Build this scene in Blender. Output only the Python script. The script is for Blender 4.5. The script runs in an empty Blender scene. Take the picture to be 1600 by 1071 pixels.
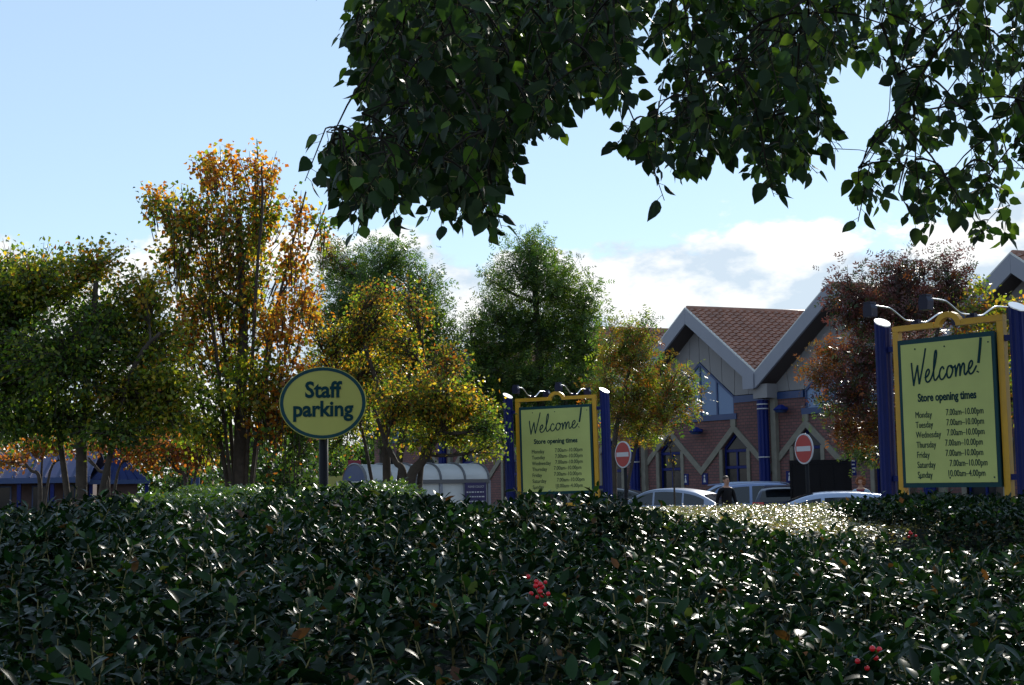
import bpy, math, random
import numpy as np
from mathutils import Vector, Matrix, Euler
from mathutils.geometry import tessellate_polygon

R = math.radians
SC = bpy.context.scene
COL = SC.collection
random.seed(7)
RNG = np.random.RandomState(11)

# ------------------------------------------------------------------ camera
FPX = 2200.0                       # focal length in pixels of the 1600 px wide photograph
EYE = Vector((0, 0, 1.5))
PITCH = math.atan((763 - 535.5) / FPX)
ROLL = -0.017
cam_d = bpy.data.cameras.new('camera'); cam = bpy.data.objects.new('camera', cam_d); COL.objects.link(cam)
cam_d.sensor_width = 36.0; cam_d.lens = 36.0 * FPX / 1600.0
cam_d.clip_start = 0.05; cam_d.clip_end = 3000
CM = Matrix.Translation(EYE) @ Matrix.Rotation(math.pi / 2 + PITCH, 4, 'X') @ Matrix.Rotation(ROLL, 4, 'Z')
cam.matrix_world = CM
SC.camera = cam
CR = CM.to_3x3()

def P(px, py, Y):
    """world point at depth Y (metres in front of the camera) seen at photo pixel px, py"""
    d = CR @ Vector(((px - 800) / FPX, -(py - 535.5) / FPX, -1))
    return EYE + d * (Y / d.y)

CRn = np.array(CR)
def project(pts):
    c = (np.asarray(pts) - np.array(EYE)) @ CRn
    return 800 + FPX * c[:, 0] / -c[:, 2], 535.5 - FPX * c[:, 1] / -c[:, 2], -c[:, 2]

# ------------------------------------------------------------------ sky, sun, exposure
SUN_AZ, SUN_EL = R(20), R(28)      # to the right of the view direction, above the horizon
world = bpy.data.worlds.new('World'); SC.world = world; world.use_nodes = True
def build_world():
    nt = world.node_tree; N = nt.nodes; L = nt.links; N.clear()
    out = N.new('ShaderNodeOutputWorld'); bg = N.new('ShaderNodeBackground')
    sky = N.new('ShaderNodeTexSky'); sky.sky_type = 'NISHITA'; sky.sun_disc = False
    sky.sun_elevation = SUN_EL; sky.sun_rotation = SUN_AZ
    sky.air_density = 1.0; sky.dust_density = 0.05; sky.ozone_density = 2.2; sky.altitude = 50
    tc = N.new('ShaderNodeTexCoord')
    sep = N.new('ShaderNodeSeparateXYZ'); L.new(tc.outputs['Generated'], sep.inputs[0])
    def math_(op, a, b=None, clamp=False):
        m = N.new('ShaderNodeMath'); m.operation = op; m.use_clamp = clamp
        for i, v in enumerate((a, b)):
            if v is None: continue
            if isinstance(v, (int, float)): m.inputs[i].default_value = v
            else: L.new(v, m.inputs[i])
        return m.outputs[0]
    def noise(offset, scale, detail, rough, stretch):
        mp = N.new('ShaderNodeMapping'); mp.inputs['Location'].default_value = offset
        mp.inputs['Scale'].default_value = (1, 1, stretch)
        L.new(tc.outputs['Generated'], mp.inputs[0])
        n = N.new('ShaderNodeTexNoise'); n.inputs['Scale'].default_value = scale
        n.inputs['Detail'].default_value = detail; n.inputs['Roughness'].default_value = rough
        L.new(mp.outputs[0], n.inputs['Vector']); return n.outputs['Fac']
    el = sep.outputs['Z']
    # cumulus bank low over the whole horizon, thinning out upward
    band = N.new('ShaderNodeMapRange'); band.interpolation_type = 'SMOOTHSTEP'
    L.new(el, band.inputs[0]); band.inputs[1].default_value = 0.11; band.inputs[2].default_value = 0.24
    band.inputs[3].default_value = 0.20; band.inputs[4].default_value = -0.22
    n1 = noise((3.1, 1.7, 0.3), 7.5, 10, 0.57, 1.9)
    d1 = math_('ADD', n1, band.outputs[0])
    den = N.new('ShaderNodeMapRange'); den.interpolation_type = 'SMOOTHSTEP'; L.new(d1, den.inputs[0])
    den.inputs[1].default_value = 0.50; den.inputs[2].default_value = 0.565
    # soft shading inside the clouds
    n2 = noise((3.1, 1.7, 0.37), 7.5, 7, 0.55, 1.9)
    n3 = noise((8.0, 2.0, 5.0), 9.0, 6, 0.6, 2.4)
    sh = N.new('ShaderNodeMapRange'); L.new(math_('ADD', math_('SUBTRACT', n2, n1), math_('MULTIPLY', math_('SUBTRACT', n3, 0.5), 0.30)), sh.inputs[0])
    sh.inputs[1].default_value = -0.05; sh.inputs[2].default_value = 0.06
    cm = N.new('ShaderNodeMixRGB'); L.new(sh.outputs[0], cm.inputs[0])
    cm.inputs[1].default_value = (6.0, 5.95, 5.8, 1); cm.inputs[2].default_value = (3.5, 4.1, 4.7, 1)
    veil = N.new('ShaderNodeMixRGB'); veil.inputs[0].default_value = 0.58; L.new(sky.outputs[0], veil.inputs[1]); veil.inputs[2].default_value = (2.9, 3.72, 4.5, 1)
    mix = N.new('ShaderNodeMixRGB')
    L.new(math_('MULTIPLY', den.outputs[0], 0.92), mix.inputs[0]); L.new(veil.outputs[0], mix.inputs[1]); L.new(cm.outputs[0], mix.inputs[2])
    L.new(mix.outputs[0], bg.inputs[0]); bg.inputs[1].default_value = 0.15
    L.new(bg.outputs[0], out.inputs[0])
build_world()
sun_d = bpy.data.lights.new('sun', 'SUN'); sun = bpy.data.objects.new('sun', sun_d); COL.objects.link(sun)
sun_d.energy = 4.2; sun_d.angle = R(0.53); sun_d.color = (1.0, 0.94, 0.84)
SUN_DIR = Vector((math.sin(SUN_AZ) * math.cos(SUN_EL), math.cos(SUN_AZ) * math.cos(SUN_EL), math.sin(SUN_EL)))
sun.rotation_euler = SUN_DIR.to_track_quat('Z', 'Y').to_euler(); sun.location = (20, 30, 40)
vs = SC.view_settings
vs.view_transform = 'Standard'; vs.look = 'None'; vs.gamma = 1; vs.use_curve_mapping = False
vs.exposure = 0.36
SC.cycles.max_bounces = 7; SC.cycles.transparent_max_bounces = 6
SC.cycles.sample_clamp_indirect = 6

# ------------------------------------------------------------------ materials
MATS = {}
def pmat(name, color, rough=0.6, spec=0.5, metal=0.0, noise=None, bump=None, coat=0.0):
    """principled material; noise=(scale, amount) varies the tone, bump=(scale, strength) fine relief"""
    if name in MATS: return MATS[name]
    m = bpy.data.materials.new(name); m.use_nodes = True
    nt = m.node_tree; b = nt.nodes['Principled BSDF']
    b.inputs['Base Color'].default_value = (*color, 1); b.inputs['Roughness'].default_value = rough
    b.inputs['Specular IOR Level'].default_value = spec; b.inputs['Metallic'].default_value = metal
    b.inputs['Coat Weight'].default_value = coat
    if noise or bump:
        tc = nt.nodes.new('ShaderNodeTexCoord')
    if noise:
        n = nt.nodes.new('ShaderNodeTexNoise'); n.inputs['Scale'].default_value = noise[0]; n.inputs['Detail'].default_value = 6
        nt.links.new(tc.outputs['Object'], n.inputs['Vector'])
        mr = nt.nodes.new('ShaderNodeMapRange'); mr.inputs[1].default_value = 0.3; mr.inputs[2].default_value = 0.7
        mr.inputs[3].default_value = 1 - noise[1]; mr.inputs[4].default_value = 1 + noise[1]
        nt.links.new(n.outputs['Fac'], mr.inputs[0])
        mx = nt.nodes.new('ShaderNodeVectorMath'); mx.operation = 'SCALE'; mx.inputs[0].default_value = color
        nt.links.new(mr.outputs[0], mx.inputs['Scale']); nt.links.new(mx.outputs[0], b.inputs['Base Color'])
        rr = nt.nodes.new('ShaderNodeMapRange'); rr.inputs[3].default_value = max(0, rough - 0.1); rr.inputs[4].default_value = min(1, rough + 0.1)
        nt.links.new(n.outputs['Fac'], rr.inputs[0]); nt.links.new(rr.outputs[0], b.inputs['Roughness'])
    if bump:
        n = nt.nodes.new('ShaderNodeTexNoise'); n.inputs['Scale'].default_value = bump[0]; n.inputs['Detail'].default_value = 5
        nt.links.new(tc.outputs['Object'], n.inputs['Vector'])
        bp = nt.nodes.new('ShaderNodeBump'); bp.inputs['Strength'].default_value = bump[1]; bp.inputs['Distance'].default_value = 0.02
        nt.links.new(n.outputs['Fac'], bp.inputs['Height']); nt.links.new(bp.outputs[0], b.inputs['Normal'])
    MATS[name] = m; return m

def leaf_mat(name, rough, trans, spec=0.5, gain=(1.6, 1.7, 0.8)):
    """leaf: glossy skin over tint, light passing through from behind"""
    m = bpy.data.materials.new(name); m.use_nodes = True
    nt = m.node_tree; N = nt.nodes; L = nt.links; b = N['Principled BSDF']; out = N['Material Output']
    at = N.new('ShaderNodeAttribute'); at.attribute_name = 'tint'
    L.new(at.outputs['Color'], b.inputs['Base Color'])
    b.inputs['Roughness'].default_value = rough; b.inputs['Specular IOR Level'].default_value = spec
    g = N.new('ShaderNodeVectorMath'); g.operation = 'MULTIPLY'; g.inputs[1].default_value = gain
    L.new(at.outputs['Color'], g.inputs[0])
    t = N.new('ShaderNodeBsdfTranslucent'); L.new(g.outputs[0], t.inputs['Color'])
    mx = N.new('ShaderNodeMixShader'); mx.inputs[0].default_value = trans
    L.new(b.outputs[0], mx.inputs[1]); L.new(t.outputs[0], mx.inputs[2]); L.new(mx.outputs[0], out.inputs['Surface'])
    MATS[name] = m; return m

def brick_mat():
    m = bpy.data.materials.new('brick'); m.use_nodes = True
    nt = m.node_tree; N = nt.nodes; L = nt.links; b = N['Principled BSDF']
    tc = N.new('ShaderNodeTexCoord'); mp = N.new('ShaderNodeMapping'); mp.inputs['Rotation'].default_value = (R(90), 0, 0)
    L.new(tc.outputs['Object'], mp.inputs[0])
    br = N.new('ShaderNodeTexBrick'); L.new(mp.outputs[0], br.inputs['Vector'])
    br.inputs['Scale'].default_value = 1.0; br.inputs['Brick Width'].default_value = 0.225; br.inputs['Row Height'].default_value = 0.11
    br.inputs['Mortar Size'].default_value = 0.012; br.inputs['Bias'].default_value = 0.0
    br.inputs['Color1'].default_value = (0.185, 0.078, 0.072, 1); br.inputs['Color2'].default_value = (0.135, 0.062, 0.062, 1)
    br.inputs['Mortar'].default_value = (0.06, 0.048, 0.048, 1)
    n = N.new('ShaderNodeTexNoise'); n.inputs['Scale'].default_value = 1.3; n.inputs['Detail'].default_value = 5
    L.new(tc.outputs['Object'], n.inputs['Vector'])
    mr = N.new('ShaderNodeMapRange'); mr.inputs[3].default_value = 0.75; mr.inputs[4].default_value = 1.25; L.new(n.outputs['Fac'], mr.inputs[0])
    sc = N.new('ShaderNodeVectorMath'); sc.operation = 'SCALE'; L.new(br.outputs['Color'], sc.inputs[0]); L.new(mr.outputs[0], sc.inputs['Scale'])
    L.new(sc.outputs[0], b.inputs['Base Color']); b.inputs['Roughness'].default_value = 0.85
    bp = N.new('ShaderNodeBump'); bp.inputs['Strength'].default_value = 0.6; bp.inputs['Distance'].default_value = 0.01; bp.invert = True
    L.new(br.outputs['Fac'], bp.inputs['Height']); L.new(bp.outputs[0], b.inputs['Normal'])
    MATS['brick'] = m; return m

M_brick = brick_mat()
M_asphalt = pmat('asphalt', (0.05, 0.05, 0.052), 0.9, noise=(0.6, 0.3), bump=(60, 0.3))
M_soil = pmat('soil', (0.045, 0.032, 0.022), 0.95, noise=(3, 0.4), bump=(25, 0.6))
M_paving = pmat('paving', (0.30, 0.28, 0.26), 0.85, noise=(2, 0.15))
M_white_line = pmat('road_paint', (0.75, 0.75, 0.72), 0.7, noise=(6, 0.15))
M_stone = pmat('buff_stone', (0.20, 0.185, 0.15), 0.85, noise=(4, 0.15), bump=(40, 0.2))
M_fascia = pmat('grey_fascia', (0.25, 0.26, 0.31), 0.55, noise=(1.5, 0.05))
M_clad = pmat('grey_cladding', (0.235, 0.225, 0.23), 0.6, noise=(1.2, 0.06))
M_soffit = pmat('brown_soffit', (0.06, 0.045, 0.043), 0.7)
M_dark = pmat('dark_void', (0.015, 0.015, 0.018), 0.9)
M_blue = pmat('blue_paint', (0.004, 0.013, 0.115), 0.45, 0.2, noise=(5, 0.08))
M_bluesteel = pmat('blue_trim', (0.016, 0.045, 0.14), 0.45, noise=(3, 0.06))
M_glass = pmat('window_glass', (0.012, 0.015, 0.02), 0.08, 0.22)
M_skyglass = pmat('sky_reflection_glazing', (0.15, 0.23, 0.38), 0.25, 0.2, noise=(0.9, 0.08))  # pale blue base stands in for sky reflected in the upper panes
M_tile = pmat('clay_tile', (0.29, 0.145, 0.10), 0.42, 0.5, noise=(2.2, 0.25))
M_lead = pmat('pale_verge', (0.6, 0.6, 0.58), 0.5)
M_orange = pmat('orange_frame_paint', (0.66, 0.35, 0.013), 0.42, noise=(7, 0.08))
M_signface = pmat('sign_face_yellow', (0.52, 0.58, 0.19), 0.5, 0.3, noise=(1.6, 0.09))
M_staffface = pmat('staff_sign_yellow', (0.44, 0.43, 0.105), 0.5, 0.3, noise=(2.2, 0.08))
M_teal = pmat('sign_border_teal', (0.006, 0.052, 0.066), 0.5, 0.2)
M_tealtext = pmat('sign_text_teal', (0.004, 0.040, 0.052), 0.6, 0.12)
M_navy = pmat('lamp_navy', (0.008, 0.011, 0.04), 0.4, 0.25, noise=(9, 0.1))
M_silver = pmat('silver_metal', (0.75, 0.75, 0.76), 0.28, metal=1.0)
M_black = pmat('black_paint', (0.006, 0.006, 0.009), 0.5, 0.18, noise=(5, 0.15))
M_red = pmat('sign_red', (0.36, 0.016, 0.016), 0.4)
M_white = pmat('sign_white', (0.50, 0.50, 0.53), 0.45)
M_poly = pmat('polycarbonate', (0.85, 0.85, 0.83), 0.22, 0.6, noise=(1.5, 0.05))
def poly_mat():
    m = M_poly; nt = m.node_tree; b = nt.nodes['Principled BSDF']; t = nt.nodes.new('ShaderNodeBsdfTranslucent'); t.inputs['Color'].default_value = (0.85, 0.87, 0.9, 1)
    mx = nt.nodes.new('ShaderNodeMixShader'); mx.inputs[0].default_value = 0.65; out = nt.nodes['Material Output']
    nt.links.new(b.outputs[0], mx.inputs[1]); nt.links.new(t.outputs[0], mx.inputs[2]); nt.links.new(mx.outputs[0], out.inputs['Surface'])
poly_mat()
M_polyside = pmat('shelter_panel', (0.58, 0.60, 0.60), 0.3, 0.6, noise=(2, 0.1))
M_purple = pmat('notice_purple', (0.02, 0.015, 0.09), 0.4)
M_bark = pmat('bark', (0.055, 0.042, 0.032), 0.9, noise=(9, 0.35), bump=(18, 0.7))
M_twig = pmat('twig_bark', (0.018, 0.015, 0.011), 0.9, 0.15)
M_stalk = pmat('shoot_stalk', (0.16, 0.13, 0.04), 0.6)
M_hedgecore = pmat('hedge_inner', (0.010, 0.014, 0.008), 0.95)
M_tyre = pmat('tyre', (0.02, 0.02, 0.02), 0.8)
M_rim = pmat('wheel_rim', (0.5, 0.5, 0.52), 0.35, metal=0.8)
M_carglass = pmat('car_glass', (0.012, 0.016, 0.022), 0.05, 0.7)
M_taillight = pmat('tail_light', (0.55, 0.015, 0.012), 0.2)
M_headlight = pmat('head_light', (0.7, 0.7, 0.72), 0.1)
M_plate = pmat('number_plate', (0.6, 0.5, 0.08), 0.5)
M_trim = pmat('car_trim', (0.02, 0.02, 0.022), 0.5)
M_berry = pmat('red_berry', (0.60, 0.012, 0.02), 0.25)
M_skin = pmat('skin', (0.50, 0.27, 0.19), 0.55)
M_yellowwall = pmat('yellow_render', (0.40, 0.37, 0.10), 0.8, noise=(2, 0.1))
M_brownwall = pmat('brown_brick_far', (0.09, 0.055, 0.05), 0.85, noise=(6, 0.2))

L_near = leaf_mat('hedge_leaf', 0.32, 0.20, 0.14)
L_small = leaf_mat('small_hedge_leaf', 0.27, 0.30, 0.8)
L_lush = leaf_mat('sunlit_hedge_leaf', 0.27, 0.35, 0.5)
L_claret = leaf_mat('claret_leaflet', 0.38, 0.36, 0.4, (1.6, 1.6, 1.1))
L_canopy = leaf_mat('overhanging_leaf', 0.5, 0.33, 0.18, (2.0, 2.1, 0.8))
L_tree = leaf_mat('autumn_leaf', 0.40, 0.58, 0.45, (2.5, 2.5, 1.0))
L_ash = leaf_mat('ash_leaflet', 0.38, 0.50, 0.45, (2.4, 2.5, 1.0))

# ------------------------------------------------------------------ mesh helpers
class MB:
    def __init__(self): self.v = []; self.f = []; self.mi = []
    def add(self, vs, fs, mi=0):
        o = len(self.v); self.v += [tuple(p) for p in vs]
        self.f += [tuple(i + o for i in f) for f in fs]; self.mi += [mi] * len(fs)
    def box(self, x0, x1, y0, y1, z0, z1, mi=0):
        self.add([(x0,y0,z0),(x1,y0,z0),(x1,y1,z0),(x0,y1,z0),(x0,y0,z1),(x1,y0,z1),(x1,y1,z1),(x0,y1,z1)],
                 [(3,2,1,0),(4,5,6,7),(0,1,5,4),(1,2,6,5),(2,3,7,6),(3,0,4,7)], mi)
    def prism(self, poly, y0, y1, mi=0):
        """polygon in x,z (counter-clockwise seen from -y) extruded along y"""
        n = len(poly)
        vs = [(x, y0, z) for x, z in poly] + [(x, y1, z) for x, z in poly]
        self.add(vs, [tuple(range(n)), tuple(range(2*n-1, n-1, -1))] + [((i+1) % n, i, i+n, (i+1) % n + n) for i in range(n)], mi)
    def tube(self, pts, rad, n=8, cap=True, mi=0):
        pts = [Vector(p) for p in pts]
        if not isinstance(rad, (list, tuple)): rad = [rad] * len(pts)
        vs = []; fs = []
        up = Vector((0.13, 0.31, 0.94))
        for i, p in enumerate(pts):
            t = (pts[min(i+1, len(pts)-1)] - pts[max(i-1, 0)])
            t = t.normalized() if t.length > 1e-9 else Vector((0, 0, 1))
            a = t.cross(up)
            if a.length < 0.08: a = t.cross(Vector((1, 0, 0)))
            a.normalize(); b = t.cross(a)
            for k in range(n):
                c = 2 * math.pi * k / n
                vs.append(p + (a * math.cos(c) + b * math.sin(c)) * rad[i])
        for i in range(len(pts) - 1):
            for k in range(n):
                fs.append((i*n+k, i*n+(k+1) % n, (i+1)*n+(k+1) % n, (i+1)*n+k))
        if cap: fs += [tuple(range(n-1, -1, -1)), tuple(range((len(pts)-1)*n, len(pts)*n))]
        self.add(vs, fs, mi)
    def build(self, name, mat, parent=None, smooth=False, loc=None):
        me = bpy.data.meshes.new(name); me.from_pydata(self.v, [], self.f)
        for m in (mat if isinstance(mat, (list, tuple)) else [mat]): me.materials.append(m)
        if any(self.mi): me.polygons.foreach_set('material_index', self.mi)
        if smooth: me.polygons.foreach_set('use_smooth', [True] * len(me.polygons))
        me.update()
        return link(name, me, parent, loc)

def link(name, me, parent=None, loc=None):
    o = bpy.data.objects.new(name, me); COL.objects.link(o)
    if parent is not None: o.parent = parent
    if loc is not None: o.location = loc
    return o
def tag(o, label=None, cat=None, group=None, kind=None):
    if label: o['label'] = label
    if cat: o['category'] = cat
    if group: o['group'] = group
    if kind: o['kind'] = kind
    return o
def thing(name, label, cat, loc=(0,0,0), rz=0, group=None):
    o = bpy.data.objects.new(name, None); COL.objects.link(o); o.empty_display_size = 0.3
    o.location = loc; o.rotation_euler = (0, 0, rz)
    return tag(o, label, cat, group)
def copy_tree(o, parent=None):
    c = o.copy(); COL.objects.link(c); c.parent = parent
    for ch in list(o.children): copy_tree(ch, c)
    return c
def catmull(pts, sub=6):
    pts = [Vector(p) for p in pts]; out = []
    for i in range(len(pts) - 1):
        p0, p1, p2, p3 = pts[max(i-1,0)], pts[i], pts[i+1], pts[min(i+2, len(pts)-1)]
        for k in range(sub):
            t = k / sub
            out.append(0.5 * ((2*p1) + (p2-p0)*t + (2*p0-5*p1+4*p2-p3)*t*t + (3*p1-p0-3*p2+p3)*t**3))
    out.append(pts[-1]); return out

# --- many leaves in one mesh
def leaf_template(w, secs, fold=0.12, curl=0.10, stalk=0.0):
    """unit leaf along +y, face up +z: secs = [(t, half width factor)], folded along the midrib, tip bending down"""
    v = [(0, 0, 0)]; f = []
    for t, k in secs:
        z = -curl * t * t
        v += [(-w*k, t, z + fold*w*k*2), (0, t, z), (w*k, t, z + fold*w*k*2)]
    v.append((0, 1, -curl))
    n = len(secs); a = lambda i, j: 1 + 3*i + j
    f += [(0, a(0,1), a(0,0)), (0, a(0,2), a(0,1))]
    for i in range(n-1):
        f += [(a(i,0), a(i,1), a(i+1,1)), (a(i,0), a(i+1,1), a(i+1,0)), (a(i,1), a(i,2), a(i+1,2)), (a(i,1), a(i+1,2), a(i+1,1))]
    T = len(v) - 1
    f += [(a(n-1,0), a(n-1,1), T), (a(n-1,1), a(n-1,2), T)]
    return np.array(v, float), np.array(f, int)
T_hedge = leaf_template(0.24, [(0.22, 0.84), (0.62, 0.92)], 0.14, 0.22)
T_ovate = leaf_template(0.36, [(0.06, 0.50), (0.22, 0.95), (0.42, 1.0), (0.66, 0.72), (0.86, 0.28)], 0.10, 0.14)
T_hedge3 = leaf_template(0.25, [(0.10, 0.52), (0.30, 0.90), (0.52, 1.0), (0.76, 0.70)], 0.14, 0.22)
T_mid = leaf_template(0.36, [(0.22, 0.92), (0.58, 0.85)], 0.12, 0.14)
T_wide = leaf_template(0.46, [(0.40, 1.0)], 0.18, 0.14)
T_simple = leaf_template(0.34, [(0.42, 1.0)], 0.15, 0.12)
def maple_template():
    ang = [-2.2, -1.7, -1.15, -0.85, -0.55, -0.25, 0, 0.25, 0.55, 0.85, 1.15, 1.7, 2.2]
    rad = [0.28, 0.25, 0.50, 0.30, 0.58, 0.36, 0.75, 0.36, 0.58, 0.30, 0.50, 0.25, 0.28]
    v = [(0, 0.25, 0)] + [(math.sin(a)*r, 0.25+math.cos(a)*r, -0.12*r + 0.1*abs(math.sin(a))*r) for a, r in zip(ang, rad)]
    f = [(0, i+1, i) for i in range(1, len(ang))]
    return np.array(v, float), np.array(f, int)
T_maple = maple_template()
def ash_template(pairs=3):
    v = []; f = []
    def leaflet(x, y, ang, l, w):
        o = len(v); d = np.array([math.sin(ang), math.cos(ang)]); s = np.array([d[1], -d[0]])
        for q in (np.array([x, y]), np.array([x, y]) + d*l*0.45 - s*w, np.array([x, y]) + d*l, np.array([x, y]) + d*l*0.45 + s*w):
            rr = math.hypot(q[0], q[1]); v.append((q[0], q[1], -0.18*rr*rr + 0.10*abs(q[0])))
        f.extend([(o, o+2, o+1), (o, o+3, o+2)])
    for i in range(pairs):
        y = 0.18 + 0.62 * i / (pairs - 1)
        for sgn in (-1, 1): leaflet(0, y, sgn*1.0, 0.36, 0.065)
    leaflet(0, 0.80, 0, 0.34, 0.07)
    return np.array(v, float), np.array(f, int)
T_ash = ash_template()

def frames(d, n):
    """rotation matrices whose y column is d and z column close to n"""
    d = d / np.linalg.norm(d, axis=1, keepdims=True)
    x = np.cross(d, n); x /= np.maximum(np.linalg.norm(x, axis=1, keepdims=True), 1e-6)
    z = np.cross(x, d)
    return np.stack([x, d, z], axis=2)
def leaves(name, tmpl, pos, rot, scale, col, mat, parent=None):
    tv, tf = tmpl; N = len(pos); nv = len(tv); nf = len(tf)
    v = np.einsum('nij,kj->nki', rot, tv) * scale[:, None, None] + pos[:, None, :]
    f = (tf[None] + (np.arange(N) * nv)[:, None, None]).reshape(-1)
    me = bpy.data.meshes.new(name)
    me.vertices.add(N*nv); me.vertices.foreach_set('co', v.reshape(-1))
    me.loops.add(N*nf*3); me.loops.foreach_set('vertex_index', f)
    me.polygons.add(N*nf); me.polygons.foreach_set('loop_start', np.arange(N*nf) * 3)
    at = me.color_attributes.new('tint', 'FLOAT_COLOR', 'POINT')
    c = np.ones((N, nv, 4)); c[:, :, :3] = col[:, None, :]
    at.data.foreach_set('color', c.reshape(-1))
    me.materials.append(mat); me.update(calc_edges=True); me.validate()
    return link(name, me, parent)
def pick_colors(n, palette, rng, jitter=0.22):
    w = np.array([p[1] for p in palette], float); w /= w.sum()
    base = np.array([p[0] for p in palette])[rng.choice(len(palette), n, p=w)]
    return base * (1 + (rng.rand(n, 1) - 0.5) * 2 * jitter) * (1 + (rng.rand(n, 3) - 0.5) * 0.2)
def visible_biggest(pos, size, count, cell=9):
    px, py, dep = project(pos)
    ok = (px > 0) & (px < 1600) & (py > 0) & (py < 1071) & (dep > 0.5)
    key = (px // cell).astype(int) * 1000 + (py // cell).astype(int)
    idx = np.where(ok)[0]; idx = idx[np.argsort(dep[idx])]
    seen = set(); keep = []
    for i in idx:
        if key[i] in seen: continue
        seen.add(key[i]); keep.append(i)
    keep = np.array(keep)
    return keep[np.argsort(-(size[keep] / dep[keep]))][:count]
def single_leaves(tmpl, pos, rot, scale, col, mat, parent, variants=10):
    """each of these leaves is an object of its own; alike leaves share mesh data"""
    tv, tf = tmpl; order = np.argsort(col.sum(1)); meshes = []
    for k in range(variants):
        c = col[order[int((k + 0.5) / variants * len(order))]]
        me = bpy.data.meshes.new('leaf'); me.from_pydata([tuple(p) for p in tv], [], [tuple(int(i) for i in q) for q in tf], shade_flat=False)
        at = me.color_attributes.new('tint', 'FLOAT_COLOR', 'POINT'); at.data.foreach_set('color', list((*c, 1)) * len(tv))
        me.materials.append(mat); meshes.append(me)
    rank = np.empty(len(order), int); rank[order] = np.arange(len(order))
    for i in range(len(pos)):
        o = bpy.data.objects.new('leaf', meshes[min(variants-1, rank[i] * variants // len(order))]); COL.objects.link(o); o.parent = parent
        m = Matrix([list(r) for r in rot[i]]).to_4x4() @ Matrix.Diagonal((scale[i], scale[i], scale[i], 1)); m.translation = Vector(pos[i])
        o.matrix_local = m

# --- lettering
def text_mesh(body, size, bold=0.0, align='CENTER', xs=1.0):
    cu = bpy.data.curves.new('lettering', 'FONT'); cu.body = body; cu.size = size; cu.align_x = align; cu.offset = bold
    cu.extrude = 0.0015; cu.resolution_u = 3
    o = bpy.data.objects.new('lettering', cu); COL.objects.link(o)
    bpy.context.view_layer.update()
    me = bpy.data.meshes.new_from_object(o.evaluated_get(bpy.context.evaluated_depsgraph_get()))
    bpy.data.objects.remove(o); bpy.data.curves.remove(cu)
    for v in me.vertices: v.co.x *= xs
    me.name = 'lettering'; return me
def put_text(body, x, z, size, mat, parent, y=-0.006, bold=0.0, align='CENTER', xs=1.0, shear=0.0):
    me = text_mesh(body, size, bold, align, xs); me.materials.clear(); me.materials.append(mat)
    o = link('lettering', me, parent); o.location = (x, y, z); o.rotation_euler = (R(90), 0, 0); return o
def ribbon(mb, pts, w, y0, y1, xf):
    """flat pen stroke through 2D points, thickness in y"""
    pts = [xf(p) for p in pts]; n = len(pts); L_ = []; R_ = []
    for i in range(n):
        a = Vector(pts[max(i-1,0)]); b = Vector(pts[min(i+1,n-1)]); t = (b-a)
        t = t.normalized() if t.length > 1e-9 else Vector((1,0)); nn = Vector((-t.y, t.x)) * w * 0.5
        L_.append(Vector(pts[i]) + nn); R_.append(Vector(pts[i]) - nn)
    vs = [(p.x, y0, p.y) for p in L_] + [(p.x, y0, p.y) for p in R_] + [(p.x, y1, p.y) for p in L_] + [(p.x, y1, p.y) for p in R_]
    fs = []
    for i in range(n-1):
        fs += [(i, i+1, n+i+1, n+i), (i+1, i, 2*n+i, 2*n+i+1), (n+i, n+i+1, 3*n+i+1, 3*n+i)]
    fs += [(0, n, 3*n, 2*n), (2*n-1, n-1, 3*n-1, 4*n-1)]
    mb.add(vs, fs)

# ================================================================== the setting
def sheet(name, x0, x1, y0, y1, z, mat):
    mb = MB(); mb.add([(x0,y0,z),(x1,y0,z),(x1,y1,z),(x0,y1,z)], [(0,1,2,3)])
    return tag(mb.build(name, mat), kind='structure')
sheet('ground', -600, 600, -300, 1500, 0.0, M_asphalt)
bed = MB()
bed.box(-9, 9, 1.2, 21.6, -0.05, 0.10)
tag(bed.build('planting_bed', M_soil), kind='structure')
kb = MB()
for a in ((-9.15, 9.15, 1.05, 1.2), (-9.15, 9.15, 21.6, 21.75)): kb.box(a[0], a[1], a[2], a[3], -0.05, 0.125)
for a in (-9.15, 9.0): kb.box(a, a + 0.15, 1.2, 21.6, -0.05, 0.125)
tag(kb.build('kerb', M_paving), kind='structure')
bl = MB()
for k in range(7):
    x = -1.5 + 2.6 * k; bl.add([(x, 36.5, 0.004), (x+0.1, 36.5, 0.004), (x+0.1, 41.5, 0.004), (x, 41.5, 0.004)], [(0,1,2,3)])
tag(bl.build('bay_markings', M_white_line), kind='structure')

# ------------------------------------------------------------------ store with a row of gables
STORE_RZ = R(-55); BAY = 7.1; RIDGE_Z, SLOPE = 8.08, 0.75
HALF = BAY / 2; SKEW = 0.23; YF = -0.65; ROOF_L = 9.0
store = thing('store_building', 'long brick store with row of tiled gables, blue columns and pointed windows', 'building', (9.0, 50.0, 0), STORE_RZ)
def wall_poly(outer, holes, y, depth):
    """front face with openings and their reveals"""
    mb = MB(); loops = [outer] + holes
    tris = tessellate_polygon([[Vector((x, z, 0)) for x, z in lp] for lp in loops])
    flat = [(x, y, z) for lp in loops for x, z in lp]
    fs = []
    for t in tris:
        a, b, c = (flat[i] for i in t)
        cr = (b[0]-a[0])*(c[2]-a[2]) - (b[2]-a[2])*(c[0]-a[0])
        fs.append(tuple(t) if cr > 0 else tuple(reversed(t)))
    mb.add(flat, fs)
    for h in holes:
        n = len(h)
        mb.add([(x, y, z) for x, z in h] + [(x, y+depth, z) for x, z in h], [(i, (i+1) % n, (i+1) % n + n, i+n) for i in range(n)])
    return mb
def roof_z(x): return RIDGE_Z - SLOPE * abs(x)
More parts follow.
